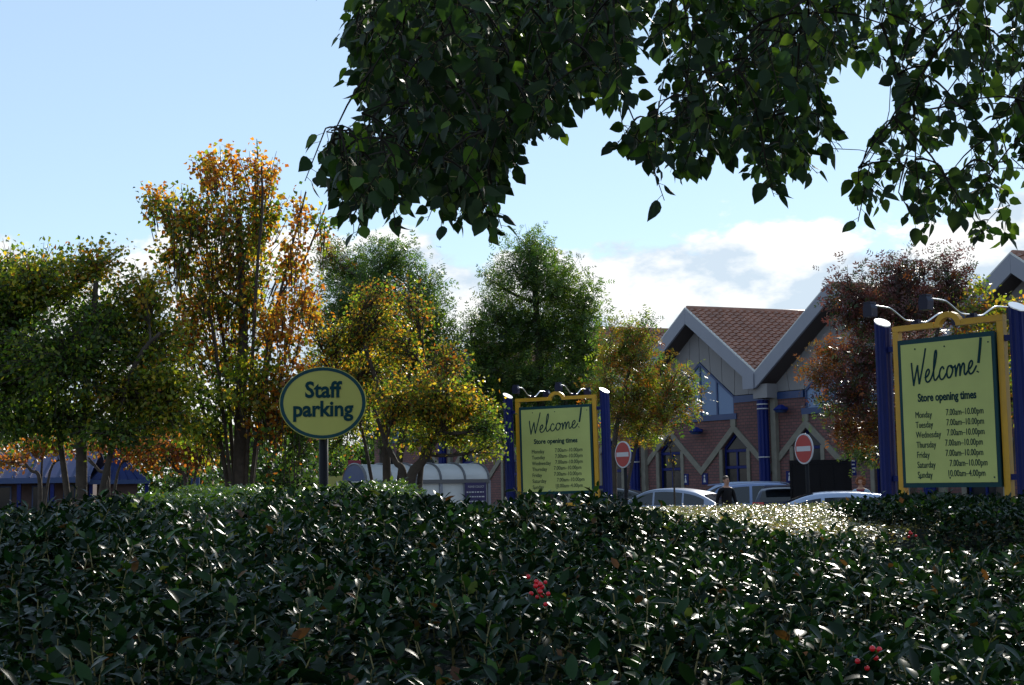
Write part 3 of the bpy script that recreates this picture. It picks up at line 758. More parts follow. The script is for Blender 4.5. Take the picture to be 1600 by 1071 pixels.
def no_entry(px, py, D, label, rz):
    p = P(px, py, D); zc = p.z; n = 40
    t = thing('no_entry_sign', label, 'sign', (p.x, p.y, 0), rz, 'round no entry signs')
    cir = lambda r: [(r*math.cos(2*math.pi*k/n), zc + r*math.sin(2*math.pi*k/n)) for k in range(n)]
    m = MB(); m.prism(cir(0.305), -0.02, 0.0); pn = m.build('disc', M_white, t)
    m = MB(); m.add([(x, -0.0225, z) for x, z in cir(0.275)], [tuple(range(n))]); m.build('red_face', M_red, pn)
    m = MB(); m.add([(-0.235, -0.025, zc-0.05), (0.235, -0.025, zc-0.05), (0.235, -0.025, zc+0.05), (-0.235, -0.025, zc+0.05)], [(0,1,2,3)]); m.build('white_bar', M_white, pn)
    m = MB(); m.tube([(0, 0.045, 0), (0, 0.045, zc+0.22)], 0.04, 12); m.build('post', M_black, t, smooth=True)
    for dz in (-0.14, 0.14):
        m = MB(); m.box(-0.06, 0.06, 0.002, 0.03, zc+dz-0.02, zc+dz+0.02); m.build('clip', M_black, t)
no_entry(974, 710.5, 32.0, 'red no entry disc just right of the middle welcome sign', R(-59))
no_entry(1257, 701.5, 28.0, 'red no entry disc in front of the black enclosure', R(-66))

# ================================================================== cars
def loft(mb, secs, close=True):
    n = len(secs[0]); vs = [p for s in secs for p in s]; fs = []
    for i in range(len(secs)-1):
        for k in range(n-1): fs.append((i*n+k, i*n+k+1, (i+1)*n+k+1, (i+1)*n+k))
    if close: fs += [tuple(range(n-1, -1, -1)), tuple(range((len(secs)-1)*n, len(secs)*n))]
    mb.add(vs, fs)
def make_car(label, px, D, rz, paint, H=1.42, kind='saloon', group='cars parked before the store'):
    p = P(px, 765, D)
    t = thing('parked_car', label, 'car', (p.x, p.y, 0), rz, group)
    W2 = 0.87; ZB = 0.92
    # body shell, x forward
    prof = [(-2.12,0.62,0.55,0.80),(-2.08,0.80,0.40,0.95),(-1.9,0.90,0.28,0.985),(-1.4,0.94,0.24,1),(-0.6,0.95,0.22,1),(0.4,0.94,0.22,1),(1.15,0.91,0.24,0.99),(1.65,0.80,0.27,0.97),(1.98,0.68,0.34,0.90),(2.12,0.52,0.42,0.74)]
    if kind != 'saloon': prof[0] = (-2.06,0.70,0.5,0.86); prof[1] = (-2.03,0.86,0.38,0.96)
    def sec(x, zt, zb, k):
        w = W2*k
        half = [(w*0.86, zb), (w*0.985, zb+0.10), (w, 0.62*zt+0.38*zb), (w*0.985, zt-0.10), (w*0.95, zt-0.03), (w*0.86, zt)]
        return [(x, y, z) for y, z in half] + [(x, -y, z) for y, z in half[::-1]]
    m = MB(); loft(m, [sec(*q) for q in prof]); m.build('body', paint, t, smooth=True)
    gp = {'saloon': [(-1.78,0.93),(-1.45,1.12),(-1.05,1.30),(-0.5,1.40),(0.0,1.42),(0.4,1.375),(0.75,1.23),(1.28,0.93)],
          'hatch': [(-2.0,0.95),(-1.86,1.16),(-1.66,1.33),(-1.2,1.40),(-0.4,1.43),(0.2,1.40),(0.65,1.25),(1.25,0.93)],
          'estate': [(-2.02,0.95),(-1.92,1.22),(-1.80,1.38),(-1.3,1.42),(-0.4,1.43),(0.2,1.40),(0.62,1.25),(1.2,0.93)]}[kind]
    gp = [(x, ZB + (z-ZB)*(H-ZB)/(1.42-ZB)) for x, z in gp]
    sm = [(q.x, q.y) for q in catmull([(a, b, 0) for a, b in gp], 5)]
    yb = lambda z: W2*0.935 - 0.30*(z-ZB)
    def gsec(x, z):
        y = yb(z - 0.03); half = [(yb(ZB), ZB-0.02), (0.5*(yb(ZB)+y), 0.5*(ZB+z)), (y, z-0.035), (y*0.93, z-0.008), (y*0.5, z+0.012)]
        return [(x, a, b) for a, b in half] + [(x, 0, z+0.018)] + [(x, -a, b) for a, b in half[::-1]]
    m = MB(); loft(m, [gsec(*q) for q in sm]); m.build('roof', paint, t, smooth=True)
    # glass: side windows just proud of the cabin sides
    zr = lambda x: np.interp(x, [q[0] for q in sm], [q[1] for q in sm])
    xr, xf_ = gp[0][0], gp[-1][0]
    spans = {'saloon': [(-1.32,-0.72),(-0.66,0.16),(0.22,1.0)], 'hatch': [(-1.66,-0.80),(-0.72,0.14),(0.20,0.98)], 'estate': [(-1.82,-1.0),(-0.92,-0.02),(0.04,0.95)]}[kind]
    for a, c in spans:
        for sg in (-1, 1):
            xs = np.linspace(a, c, 9); lo = [(x, ZB+0.035) for x in xs]; hi = [(x, max(ZB+0.045, zr(x)-0.085)) for x in xs]
            m = MB(); pts = lo + hi[::-1]
            vs = [(x, sg*(yb(z) + 0.006 + 0.012*math.sin(math.pi*(z-ZB)/(H-ZB))), z) for x, z in pts]
            m.add(vs, [tuple(range(len(vs))) if sg < 0 else tuple(range(len(vs)-1, -1, -1))]); m.build('side_window', M_carglass, t)
    for nm, lo_i, hi_i in (('rear_window', 1, 9 if kind != 'estate' else 8), ('windscreen', len(sm)-12, len(sm)-2)):
        rows = []
        for x, z in sm[lo_i:hi_i]:
            y = yb(z)*0.88; rows.append([(x + (0.012 if nm == 'windscreen' else -0.012), y*k, z + 0.024 - 0.012*abs(k)) for k in (-0.97, -0.5, 0, 0.5, 0.97)])
        m = MB(); loft(m, rows, False); m.build(nm, M_carglass, t, smooth=True)
    for x in (-1.32, 1.32):
        for sg in (-1, 1):
            m = MB(); m.tube([(x, sg*0.66, 0.31), (x, sg*0.865, 0.31)], 0.31, 20); w = m.build('wheel', M_tyre, t)
            m = MB(); m.tube([(x, sg*0.86, 0.31), (x, sg*0.875, 0.31)], 0.19, 14); m.build('rim', M_rim, w)
    for sg in (-1, 1):
        m = MB(); zt = 0.84 if kind == 'saloon' else 0.98
        m.add([(-2.105, sg*0.50, zt-0.16), (-1.96, sg*0.868, zt-0.16), (-1.93, sg*0.862, zt+0.02), (-2.06, sg*0.55, zt+0.02), (-2.02, sg*0.50, zt-0.16), (-1.92, sg*0.80, zt-0.16), (-1.9, sg*0.80, zt+0.02), (-2.0, sg*0.55, zt+0.02)],
              [(0,1,2,3),(7,6,5,4),(0,4,5,1),(1,5,6,2),(2,6,7,3),(3,7,4,0)]); m.build('tail_light', M_taillight, t)
        m = MB(); m.add([(2.06, sg*0.45, 0.55), (1.86, sg*0.80, 0.60), (1.83, sg*0.79, 0.74), (2.0, sg*0.45, 0.69), (1.9, sg*0.45, 0.55), (1.76, sg*0.78, 0.60), (1.74, sg*0.77, 0.74), (1.86, sg*0.45, 0.69)],
              [(0,1,2,3),(7,6,5,4),(0,4,5,1),(1,5,6,2),(2,6,7,3),(3,7,4,0)]); m.build('headlight', M_headlight, t)
        m = MB(); m.box(0.82, 0.94, sg*0.95-0.09, sg*0.95+0.09, 0.93, 1.06); m.build('mirror', paint, t)
        for x in (-0.45, 0.42):
            m = MB(); m.box(x-0.09, x+0.09, sg*0.874-0.012, sg*0.874+0.012, 0.77, 0.80); m.build('door_handle', M_trim, t)
    m = MB(); m.box(-2.145, -2.125, -0.26, 0.26, 0.50, 0.61); m.build('number_plate', M_plate, t)
    if kind == 'hatch':
        m = MB(); m.add([(-2.02, -0.52, H-0.045), (-1.62, -0.55, H-0.03), (-1.62, 0.55, H-0.03), (-2.02, 0.52, H-0.045), (-2.02, -0.52, H-0.015), (-1.62, -0.55, H+0.02), (-1.62, 0.55, H+0.02), (-2.02, 0.52, H-0.015)],
                        [(3,2,1,0),(4,5,6,7),(0,1,5,4),(1,2,6,5),(2,3,7,6),(3,0,4,7)]); m.build('spoiler', paint, t)
    return t
def paint(name, c): return pmat('paint_' + name, c, 0.28, 0.5, metal=0.2, coat=0.5)
PS = paint('silver', (0.27, 0.32, 0.45)); PL = paint('pale_blue_silver', (0.30, 0.38, 0.55)); PB = paint('slate_blue', (0.17, 0.24, 0.44)); PD = paint('dark_blue', (0.02, 0.03, 0.07)); PX = paint('charcoal', (0.03, 0.035, 0.045))
make_car('silver saloon car with red tail light, nearest the middle welcome sign', 1046, 40.5, R(152), PS, 1.41, 'saloon')
make_car('dark car mostly hidden behind the middle welcome sign, only roofline showing', 945, 44.5, R(165), PX, 1.45, 'saloon')
make_car('pale silver estate car behind the walking man', 1140, 45.0, R(165), PL, 1.56, 'estate')
make_car('blue-grey hatchback with rounded side window, right of the walking man', 1214, 42.0, R(-10), PB, 1.52, 'hatch')
make_car('dark blue hatchback with roof spoiler beside the black enclosure', 1238, 40.5, R(72), PD, 1.44, 'hatch')
make_car('low silver car with sun glint on roof behind the sunlit hedge', 1300, 24.3, R(170), PL, 1.34, 'saloon')

# ================================================================== people
def person(label, px, D, rz, height, top, legs, hair, hair_style, sleeve=None, stride=0.18):
    p = P(px, 765, D)
    t = thing('person', label, 'person', (p.x, p.y, 0), rz, 'people in the car park')
    k = height / 1.75
    J = {}                                                     # joints (x right, y back, z up), facing -y
    V = []; E = []; RR = []; reg = []
    def node(x, y, z, r, parent=None, rg='top', r2=None):
        V.append((x*k, y*k, z*k)); RR.append((r*k, (r2 or r)*k)); reg.append(rg); i = len(V)-1
        if parent is not None: E.append((parent, i))
        return i
    pel = node(0, 0, 0.93, 0.155, None, 'legs', 0.12)
    wst = node(0, 0, 1.08, 0.14, pel, 'top', 0.105)
    chs = node(0, 0.0, 1.28, 0.165, wst, 'top', 0.12)
    shd = node(0, 0.01, 1.42, 0.12, chs, 'top', 0.09)
    nk = node(0, 0.0, 1.51, 0.055, shd, 'skin')
    jaw = node(0, -0.025, 1.575, 0.066, nk, 'skin', 0.072)
    hd = node(0, -0.012, 1.655, 0.078, jaw, 'skin', 0.095)
    node(0, 0.0, 1.715, 0.058, hd, 'skin', 0.07)
    for sg in (-1, 1):
        sh = node(sg*0.185, 0.01, 1.40, 0.068, shd, 'arm')
        el_ = node(sg*0.25, 0.03 - sg*0.05, 1.13, 0.048, sh, 'arm')
        wr = node(sg*0.26, -0.08 - sg*0.10, 0.90, 0.032, el_, 'arm')
        pm = node(sg*0.258, -0.105 - sg*0.11, 0.835, 0.034, wr, 'skin', 0.02)
        for q in range(4):
            f0 = node(sg*0.258 + (q-1.5)*0.004, -0.135 - sg*0.11 + q*0.019, 0.78, 0.0095, pm, 'skin')
            node(sg*0.245, -0.130 - sg*0.11 + q*0.018, 0.735 + 0.006*abs(q-1.5), 0.008, f0, 'skin')
        th = node(sg*0.235, -0.145 - sg*0.11, 0.82, 0.011, pm, 'skin'); node(sg*0.228, -0.16 - sg*0.11, 0.785, 0.009, th, 'skin')
        hp = node(sg*0.095, 0, 0.86, 0.095, pel, 'legs'); kn = node(sg*0.10, -0.03 - sg*stride*0.5, 0.49, 0.062, hp, 'legs')
        an = node(sg*0.10, 0.03 - sg*stride, 0.09, 0.042, kn, 'legs'); node(sg*0.11, -0.14 - sg*stride, 0.035, 0.036, an, 'shoe')
    me = bpy.data.meshes.new('body'); me.from_pydata(V, E, [])
    o = bpy.data.objects.new('body', me); COL.objects.link(o)
    sk = o.modifiers.new('Skin', 'SKIN'); sk.use_smooth_shade = True
    sub = o.modifiers.new('Sub', 'SUBSURF'); sub.levels = 2; sub.render_levels = 2
    for i, sv in enumerate(me.skin_vertices[0].data):
        sv.radius = RR[i]; sv.use_root = (i == 0)
    bpy.context.view_layer.update()
    bm = bpy.data.meshes.new_from_object(o.evaluated_get(bpy.context.evaluated_depsgraph_get()))
    bpy.data.objects.remove(o)
    mats = {'top': top, 'arm': sleeve or top, 'legs': legs, 'skin': M_skin, 'shoe': M_black}; order = list(mats)
    bm.materials.clear()
    for q in order: bm.materials.append(mats[q])
    VA = np.array(V); co = np.array([f.center[:] for f in bm.polygons]); near = ((co[:, None] - VA[None])**2).sum(2).argmin(1)
    bm.polygons.foreach_set('material_index', [order.index(reg[i]) for i in near]); bm.polygons.foreach_set('use_smooth', [True]*len(bm.polygons))
    link('body', bm, t)
    # hair cap, nose, eyes, ears
    rs = random.Random(5); m = MB()
    def ball(mb, c, r, nu=10, nv=7, f=lambda u, v: 1.0):
        vs = []; fs = []
        for i in range(nv+1):
            for j in range(nu):
                th, ph = math.pi*i/nv, 2*math.pi*j/nu; s = f(ph, th)
                vs.append((c[0] + r[0]*s*math.sin(th)*math.cos(ph), c[1] + r[1]*s*math.sin(th)*math.sin(ph), c[2] + r[2]*s*math.cos(th)))
        for i in range(nv):
            for j in range(nu): fs.append((i*nu+j, (i+1)*nu+j, (i+1)*nu+(j+1) % nu, i*nu+(j+1) % nu))
        mb.add(vs, fs)
    if hair_style == 'short': ball(m, (0, 0.025*k, 1.70*k), (0.085*k, 0.095*k, 0.075*k), 14, 8)
    else:
        for _ in range(60):
            a = rs.uniform(0, 2*math.pi); e = rs.uniform(-0.7, 1.4); rr = 0.105*k
            x, y = math.cos(a)*math.cos(e)*rr, math.sin(a)*math.cos(e)*rr + 0.03*k
            if y < -0.06*k and e < 0.6: continue
            ball(m, (x, y, 1.655*k + math.sin(e)*rr), (0.038*k, 0.038*k, 0.042*k), 7, 5)
    m.build('hair', hair, t, smooth=True)
    m = MB(); ball(m, (0, -0.105*k, 1.625*k), (0.013*k, 0.018*k, 0.022*k), 8, 6); m.build('nose', M_skin, t, smooth=True)
    for sg in (-1, 1):
        m = MB(); ball(m, (sg*0.03*k, -0.090*k, 1.655*k), (0.011*k, 0.008*k, 0.007*k), 8, 6); m.build('eye', M_dark, t, smooth=True)
        m = MB(); ball(m, (sg*0.083*k, 0.0, 1.64*k), (0.012*k, 0.022*k, 0.032*k), 8, 6); m.build('ear', M_skin, t, smooth=True)
    m = MB(); ball(m, (0, -0.094*k, 1.585*k), (0.024*k, 0.008*k, 0.006*k), 8, 6); m.build('mouth', pmat('lips', (0.36, 0.13, 0.11), 0.5), t, smooth=True)
    return t
person('man in black jacket walking beside the pale estate car', 1135, 36.0, R(25), 1.70, M_black, pmat('dark_trousers', (0.03, 0.03, 0.04), 0.8), pmat('brown_hair', (0.07, 0.045, 0.03), 0.6), 'short')
person('woman with curly auburn hair in maroon vest and pale blue sleeves', 1345, 33.0, R(-20), 1.60, pmat('maroon_vest', (0.20, 0.02, 0.045), 0.8), pmat('grey_skirt', (0.3, 0.32, 0.36), 0.8), pmat('auburn_hair', (0.26, 0.085, 0.03), 0.55), 'curly', pmat('pale_blue_shirt', (0.35, 0.5, 0.66), 0.75))

# ================================================================== trees
G_dark = (0.022, 0.045, 0.014); G_mid = (0.045, 0.085, 0.018); G_yel = (0.13, 0.16, 0.022); Y_gold = (0.33, 0.235, 0.035)
O_org = (0.33, 0.135, 0.022); O_rust = (0.24, 0.075, 0.015); P_brown = (0.12, 0.045, 0.030); P_bronze = (0.15, 0.095, 0.025)
PAL = {
 'green': [(G_dark, 3), ((0.06, 0.11, 0.022), 6), (G_yel, 3)],
 'green_gold': [(G_mid, 3), (G_yel, 6), ((0.22, 0.22, 0.03), 3), (Y_gold, 1.5), (O_org, 0.4)],
 'gold': [(G_yel, 5), (Y_gold, 4), (O_org, 1.3), (G_mid, 2.2)],
 'orange': [(O_org, 5), (Y_gold, 3), (O_rust, 3), (G_yel, 1.2), (G_mid, 0.6)],
 'maple': [(O_rust, 1.2), (O_org, 2), (Y_gold, 3), (G_yel, 4), (G_mid, 3.5)],
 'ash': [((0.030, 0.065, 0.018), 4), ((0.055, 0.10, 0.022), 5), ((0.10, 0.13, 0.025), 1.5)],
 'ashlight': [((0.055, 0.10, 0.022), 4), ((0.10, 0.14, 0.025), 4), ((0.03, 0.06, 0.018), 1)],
 'bronze': [(P_bronze, 4), (G_yel, 3), (O_rust, 1.2), (G_mid, 2)],
 'purple': [((0.105, 0.034, 0.032), 5), ((0.06, 0.026, 0.026), 3), (O_rust, 0.5), ((0.04, 0.065, 0.02), 2.6)],
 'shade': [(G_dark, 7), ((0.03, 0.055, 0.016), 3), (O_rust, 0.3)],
 'rust': [(O_rust, 4), (P_bronze, 3), (P_brown, 2), (G_mid, 1)],
}
def bez(a, b, c, n=6):
    return [a*(1-t)**2 + b*2*t*(1-t) + c*t*t for t in (i/(n-1) for i in range(n))]
def make_tree(name, label, base, Y, trunks, blobs, tmpl, leaf_len, per_twig, density, mat, seed, sigma=0.16, trunk_r=0.1, bare=0.0, spread=0.55, group='trees around the car park', upright=0.0, fuller=1.0):
    """base: foot (px); trunks: list of pixel paths from the ground up; blobs: (px, py, rx, ry, palette) clumps of the crown"""
    rng = np.random.RandomState(seed); rnd = random.Random(seed)
    foot = P(base, 770, Y); root = thing(name, label, 'tree', (foot.x, foot.y, 0), 0, group)
    off = Vector((foot.x, foot.y, 0)); sc = Y / FPX
    tops = []; tm = MB()
    for path, r0 in trunks:
        pts = [P(a, b, Y + dz) for a, b, dz in path]
        pts[0] = Vector((pts[0].x, pts[0].y, 0))
        cp = catmull(pts, 5); n = len(cp)
        tm.tube([q - off for q in cp], [r0*(1.18 if i == 0 else 1)*(1 - 0.62*i/(n-1)) for i in range(n)], 9)
        tops.append((cp, r0))
    tm.build('trunk', M_bark, root, smooth=True)
    bm = MB(); pos = []; dirs = []; cols = []
    for (bx, by, rx, ry, pal) in blobs:
        rx *= fuller; ry *= fuller
        rz_ = 0.5*(rx + ry)*sc*rnd.uniform(0.8, 1.15); c = P(bx, by, Y + rnd.uniform(-1, 1)*spread)
        ra, rb = rx*sc, ry*sc
        # limb from the nearest trunk to the clump
        best = min(((q - c).length + 0.25*abs(i - 0.7*len(cp)), cp, i, r0) for cp, r0 in tops for i, q in enumerate(cp) if q.z < c.z - 0.05*rb or i <= len(cp)//2)
        cp, i, r0 = best[1], best[2], best[3]; s = cp[i]
        mid = s.lerp(c, 0.5) + Vector((0, 0, -0.12*(c-s).length)) + Vector((rnd.uniform(-.1,.1), rnd.uniform(-.1,.1), 0))*(c-s).length
        limb = bez(s, mid, c, 6); rl = max(0.012, r0*0.36)
        bm.tube([q - off for q in limb], [rl*(1 - 0.13*j) for j in range(6)], 6)
        nt = max(6, int(density * rx * ry / 100.0))
        for _ in range(nt):
            d = Vector(rng.normal(size=3)); d.normalize(); rr = 1.16*rng.rand()**0.5
            e = c + Vector((d.x*ra, d.y*rz_, d.z*rb)) * rr
            st = limb[rnd.randint(2, 5)]
            if upright: st = st.lerp(e, 0.62); st.z = min(st.z, e.z - upright*rng.uniform(0.5, 1.2)*sc*60)
            tw = bez(st, st.lerp(e, 0.5) + Vector((0, 0, 0.10*(e-st).length)), e, 4)
            bm.tube([tw[0] - off, tw[2] - off, tw[3] - off], [0.010, 0.006, 0.003], 3, cap=False)
            if rng.rand() < bare: continue
            k = max(1, int(per_twig * rng.uniform(0.5, 1.5)))
            tt = 0.45 + 0.55*rng.rand(k)
            seg = np.array([list(tw[1].lerp(tw[3], max(0, (x-0.33)/0.67))) for x in tt])
            pos.append(seg + rng.normal(size=(k, 3))*sigma*np.array([1, 1, 0.8]))
            out = np.array(list(d))[None]*0.6 + rng.normal(size=(k, 3))*0.8 + np.array([0, 0, -0.35]); dirs.append(out)
            cols.append(pick_colors(k, PAL[pal], rng) * rng.uniform(0.75, 1.25))
    bm.build('branches', M_bark, root)
    pos = np.concatenate(pos); dirs = np.concatenate(dirs); cols = np.concatenate(cols); n = len(pos)
    nor = rng.normal(size=(n, 3)) + np.array([0, 0, 0.7])
    size = leaf_len * rng.uniform(0.65, 1.25, n)
    o = leaves('crown', tmpl, pos - np.array(list(off)), frames(dirs, nor), size, cols, mat, root); o['kind'] = 'stuff'
    return n
NL = {}
NL['t1'] = make_tree('broadleaf_tree', 'rounded green tree with yellowing top and straight trunk at far left', 127, 22.0,
    [([(127,770,0),(128,720,0),(128,660,0),(140,560,0),(150,440,0)], 0.105), ([(128,690,0),(80,600,0.3),(40,500,0.3)], 0.06), ([(128,690,0),(200,600,-0.3),(250,520,-0.3)], 0.06)],
    [(10,480,75,90,'green'),(60,430,80,50,'green_gold'),(150,410,60,34,'gold'),(10,415,45,28,'gold'),(100,560,100,80,'green'),(30,600,80,80,'green'),(160,500,80,70,'green'),(225,455,50,45,'gold'),(235,540,65,70,'green_gold'),(270,610,48,60,'green_gold'),
     (200,620,85,60,'green_gold'),(100,650,90,45,'green'),(10,660,60,40,'green'),(270,660,50,35,'green_gold'),(180,680,70,25,'green'),(-40,540,60,110,'green')],
    T_simple, 0.080, 17, 3.3, L_tree, 21, 0.10, fuller=1.08)
NL['t2'] = make_tree('maple_tree', 'tall orange and gold maple with upswept branches, tallest tree at left', 376, 24.0,
    [([(376,770,0),(376,700,0),(378,600,0),(380,480,0),(372,330,0)], 0.14), ([(376,745,0),(345,695,0),(320,650,0.2),(290,500,0.3),(262,330,0.3)], 0.045), ([(377,640,0),(415,560,-0.2),(440,450,-0.3),(478,300,-0.2)], 0.04), ([(378,560,0),(400,450,-0.3),(410,330,-0.3),(408,250,-0.3)], 0.035), ([(377,600,0),(430,500,0.2),(470,420,0.2),(510,320,0.2)], 0.032), ([(377,600,0),(330,500,-0.2),(280,400,-0.2),(240,300,-0.2)], 0.032),
     ([(377,660,0),(350,540,0.3),(325,420,0.3),(325,270,0.3)], 0.04), ([(377,740,0),(400,705,0),(420,680,0)], 0.04)],
    [(335,262,34,34,'orange'),(403,262,32,36,'orange'),(262,312,34,28,'maple'),(238,298,14,12,'orange'),(302,325,42,38,'maple'),(350,350,52,52,'maple'),(408,345,40,52,'maple'),(272,388,30,36,'maple'),(330,440,60,55,'maple'),(400,440,44,50,'maple'),(470,325,12,32,'orange'),(455,395,15,38,'orange'),
     (505,345,9,32,'maple'),(350,530,64,50,'maple'),(292,500,28,36,'orange'),(478,445,20,38,'orange'),(440,510,34,40,'orange'),(400,590,50,40,'green_gold'),(340,610,46,40,'green'),(442,600,38,45,'orange'),(460,665,44,32,'green'),(320,672,36,26,'green_gold'),(415,650,25,35,'orange')],
    T_wide, 0.085, 15, 3.0, L_tree, 22, 0.08, bare=0.14, upright=0.8, fuller=1.13)
NL['t3'] = make_tree('ash_tree', 'dark feathery green tree behind the orange shrubby trees, left of the domed ash', 600, 39.0,
    [([(600,770,0),(600,680,0),(598,560,0),(590,430,0)], 0.16), ([(600,640,0),(650,540,0),(680,500,0)], 0.07)],
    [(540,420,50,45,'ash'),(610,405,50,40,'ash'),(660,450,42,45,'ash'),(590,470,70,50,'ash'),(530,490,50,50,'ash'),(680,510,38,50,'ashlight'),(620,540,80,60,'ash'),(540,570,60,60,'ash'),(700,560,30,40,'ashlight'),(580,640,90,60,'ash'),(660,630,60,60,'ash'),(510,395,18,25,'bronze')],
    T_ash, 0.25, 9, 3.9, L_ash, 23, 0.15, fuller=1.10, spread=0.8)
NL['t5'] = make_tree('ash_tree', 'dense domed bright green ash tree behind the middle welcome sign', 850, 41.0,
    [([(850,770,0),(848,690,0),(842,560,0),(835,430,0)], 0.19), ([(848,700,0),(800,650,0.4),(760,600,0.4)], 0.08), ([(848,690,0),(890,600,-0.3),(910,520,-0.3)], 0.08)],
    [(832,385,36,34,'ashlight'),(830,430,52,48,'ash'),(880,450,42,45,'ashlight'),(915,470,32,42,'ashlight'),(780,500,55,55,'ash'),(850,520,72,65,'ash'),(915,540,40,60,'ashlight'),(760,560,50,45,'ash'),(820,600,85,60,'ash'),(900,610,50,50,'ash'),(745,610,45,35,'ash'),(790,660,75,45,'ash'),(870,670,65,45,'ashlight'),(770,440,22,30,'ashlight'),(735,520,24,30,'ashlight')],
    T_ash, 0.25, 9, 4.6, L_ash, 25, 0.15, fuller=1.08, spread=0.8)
NL['t4a'] = make_tree('cherry_tree', 'small gold-leaved tree with straight slim trunk right of the staff sign', 605, 25.0,
    [([(605,770,0),(604,720,0),(602,690,0),(600,640,0),(570,540,0)], 0.085), ([(602,690,0),(640,640,-0.2),(680,560,-0.2)], 0.04), ([(602,690,0),(560,650,0.2),(500,560,0.2)], 0.04)],
    [(520,530,62,50,'gold'),(590,500,70,55,'gold'),(500,590,50,45,'orange'),(580,580,70,55,'gold'),(650,600,60,40,'gold'),(630,535,50,50,'gold'),(550,655,60,38,'green_gold'),(620,650,50,35,'green_gold'),(480,480,28,40,'orange'),(640,470,40,40,'bronze'),(590,450,45,30,'bronze'),(520,700,50,22,'green')],
    T_simple, 0.068, 14, 3.6, L_tree, 24, 0.10, bare=0.28)
NL['t4b'] = make_tree('cherry_tree', 'small golden tree with V-forked leaning trunks before the curved shelter', 636, 24.0,
    [([(638,775,0),(640,758,0),(662,718,0),(686,676,0),(715,625,0)], 0.11), ([(638,770,0),(632,750,0.1),(618,722,0.2),(602,690,0.2),(585,640,0.2)], 0.075), ([(644,752,0),(660,712,0.3),(680,668,0.3),(690,640,0.3)], 0.06)],
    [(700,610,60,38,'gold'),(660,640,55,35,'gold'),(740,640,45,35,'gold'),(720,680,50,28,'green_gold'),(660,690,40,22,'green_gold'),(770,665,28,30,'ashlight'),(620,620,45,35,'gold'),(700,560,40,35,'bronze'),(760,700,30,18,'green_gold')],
    T_simple, 0.068, 16, 4.6, L_tree, 26, 0.10, bare=0.12)
NL['t6'] = make_tree('rowan_tree', 'bronze-green autumn tree before the left gable, behind middle sign post', 958, 34.0,
    [([(958,775,0),(960,700,0),(970,640,0),(985,570,0)], 0.085), ([(959,700,0),(1000,675,0),(1040,650,0)], 0.05), ([(962,670,0),(945,620,0.3),(950,560,0.3)], 0.04)],
    [(985,525,36,30,'bronze'),(960,560,32,36,'bronze'),(1010,560,34,36,'bronze'),(1050,590,34,34,'bronze'),(1000,610,50,40,'bronze'),(1075,625,28,26,'bronze'),(1035,645,45,30,'bronze'),(970,650,40,35,'bronze'),(1010,680,38,20,'gold'),(940,610,28,40,'bronze'),(1025,500,14,14,'ashlight'),(960,505,14,14,'bronze')],
    T_ash, 0.22, 9, 3.6, L_ash, 27, 0.14)
NL['t7'] = make_tree('claret_ash_tree', 'purple-brown ash tree behind the large welcome sign hiding the second gable', 1408, 33.0,
    [([(1408,775,0),(1408,700,0),(1406,600,0),(1404,500,0),(1400,430,0)], 0.13), ([(1407,660,0),(1350,600,0.4),(1310,540,0.4)], 0.06), ([(1406,620,0),(1460,540,-0.4),(1490,460,-0.4)], 0.06)],
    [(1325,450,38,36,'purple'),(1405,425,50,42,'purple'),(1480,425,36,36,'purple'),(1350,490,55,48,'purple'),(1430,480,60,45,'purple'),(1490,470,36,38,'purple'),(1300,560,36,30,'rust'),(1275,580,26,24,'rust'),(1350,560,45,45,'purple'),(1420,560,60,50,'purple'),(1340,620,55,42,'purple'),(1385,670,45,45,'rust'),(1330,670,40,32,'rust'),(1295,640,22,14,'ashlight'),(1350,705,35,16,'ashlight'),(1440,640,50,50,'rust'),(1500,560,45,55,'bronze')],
    T_ash, 0.24, 9, 3.4, L_claret, 28, 0.15, spread=0.7)
NL['t8'] = make_tree('rowan_tree', 'yellow-leaved tree behind top right corner of large welcome sign', 1560, 31.0,
    [([(1560,775,0),(1560,680,0),(1558,560,0)], 0.09), ([(1560,640,0),(1600,560,0),(1630,520,0)], 0.05)],
    [(1520,485,30,28,'bronze'),(1565,490,36,24,'gold'),(1615,485,36,28,'gold'),(1560,540,50,36,'gold'),(1620,550,45,45,'gold'),(1520,440,14,20,'green_gold'),(1600,620,50,50,'bronze'),(1550,610,45,45,'gold'),(1680,540,50,60,'gold')],
    T_mid, 0.10, 13, 3.6, L_tree, 29, 0.14)
for k, (bx, Yt, lab, bl) in enumerate((
    (62, 38.0, 'low rust-leaved tree with forked trunk before the blue office', [(15,715,42,18,'rust'),(55,700,40,18,'rust'),(90,690,45,20,'rust')]),
    (168, 36.0, 'low rust-leaved tree with fan of pale limbs before the blue pavilion', [(205,700,38,18,'rust'),(160,690,40,16,'rust'),(235,720,30,18,'rust'),(240,685,30,18,'rust'),(120,690,28,14,'rust')]),
    (290, 37.0, 'low rust-leaved tree left of the maple trunk', [(270,700,45,22,'rust'),(310,715,38,22,'rust'),(300,690,40,22,'rust'),(335,690,26,26,'green')]))):
    NL['r%d' % k] = make_tree('ornamental_tree', lab, bx, Yt, [([(bx,775,0),(bx,752,0),(bx-14,735,0),(bx-30,715,0)], 0.07), ([(bx,760,0),(bx+16,738,0),(bx+36,718,0)], 0.05), ([(bx,756,0),(bx+3,735,0.2),(bx+6,705,0.2)], 0.045)],
        bl, T_mid, 0.11, 12, 4.0, L_tree, 40+k, 0.14, group='low rust-leaved trees')
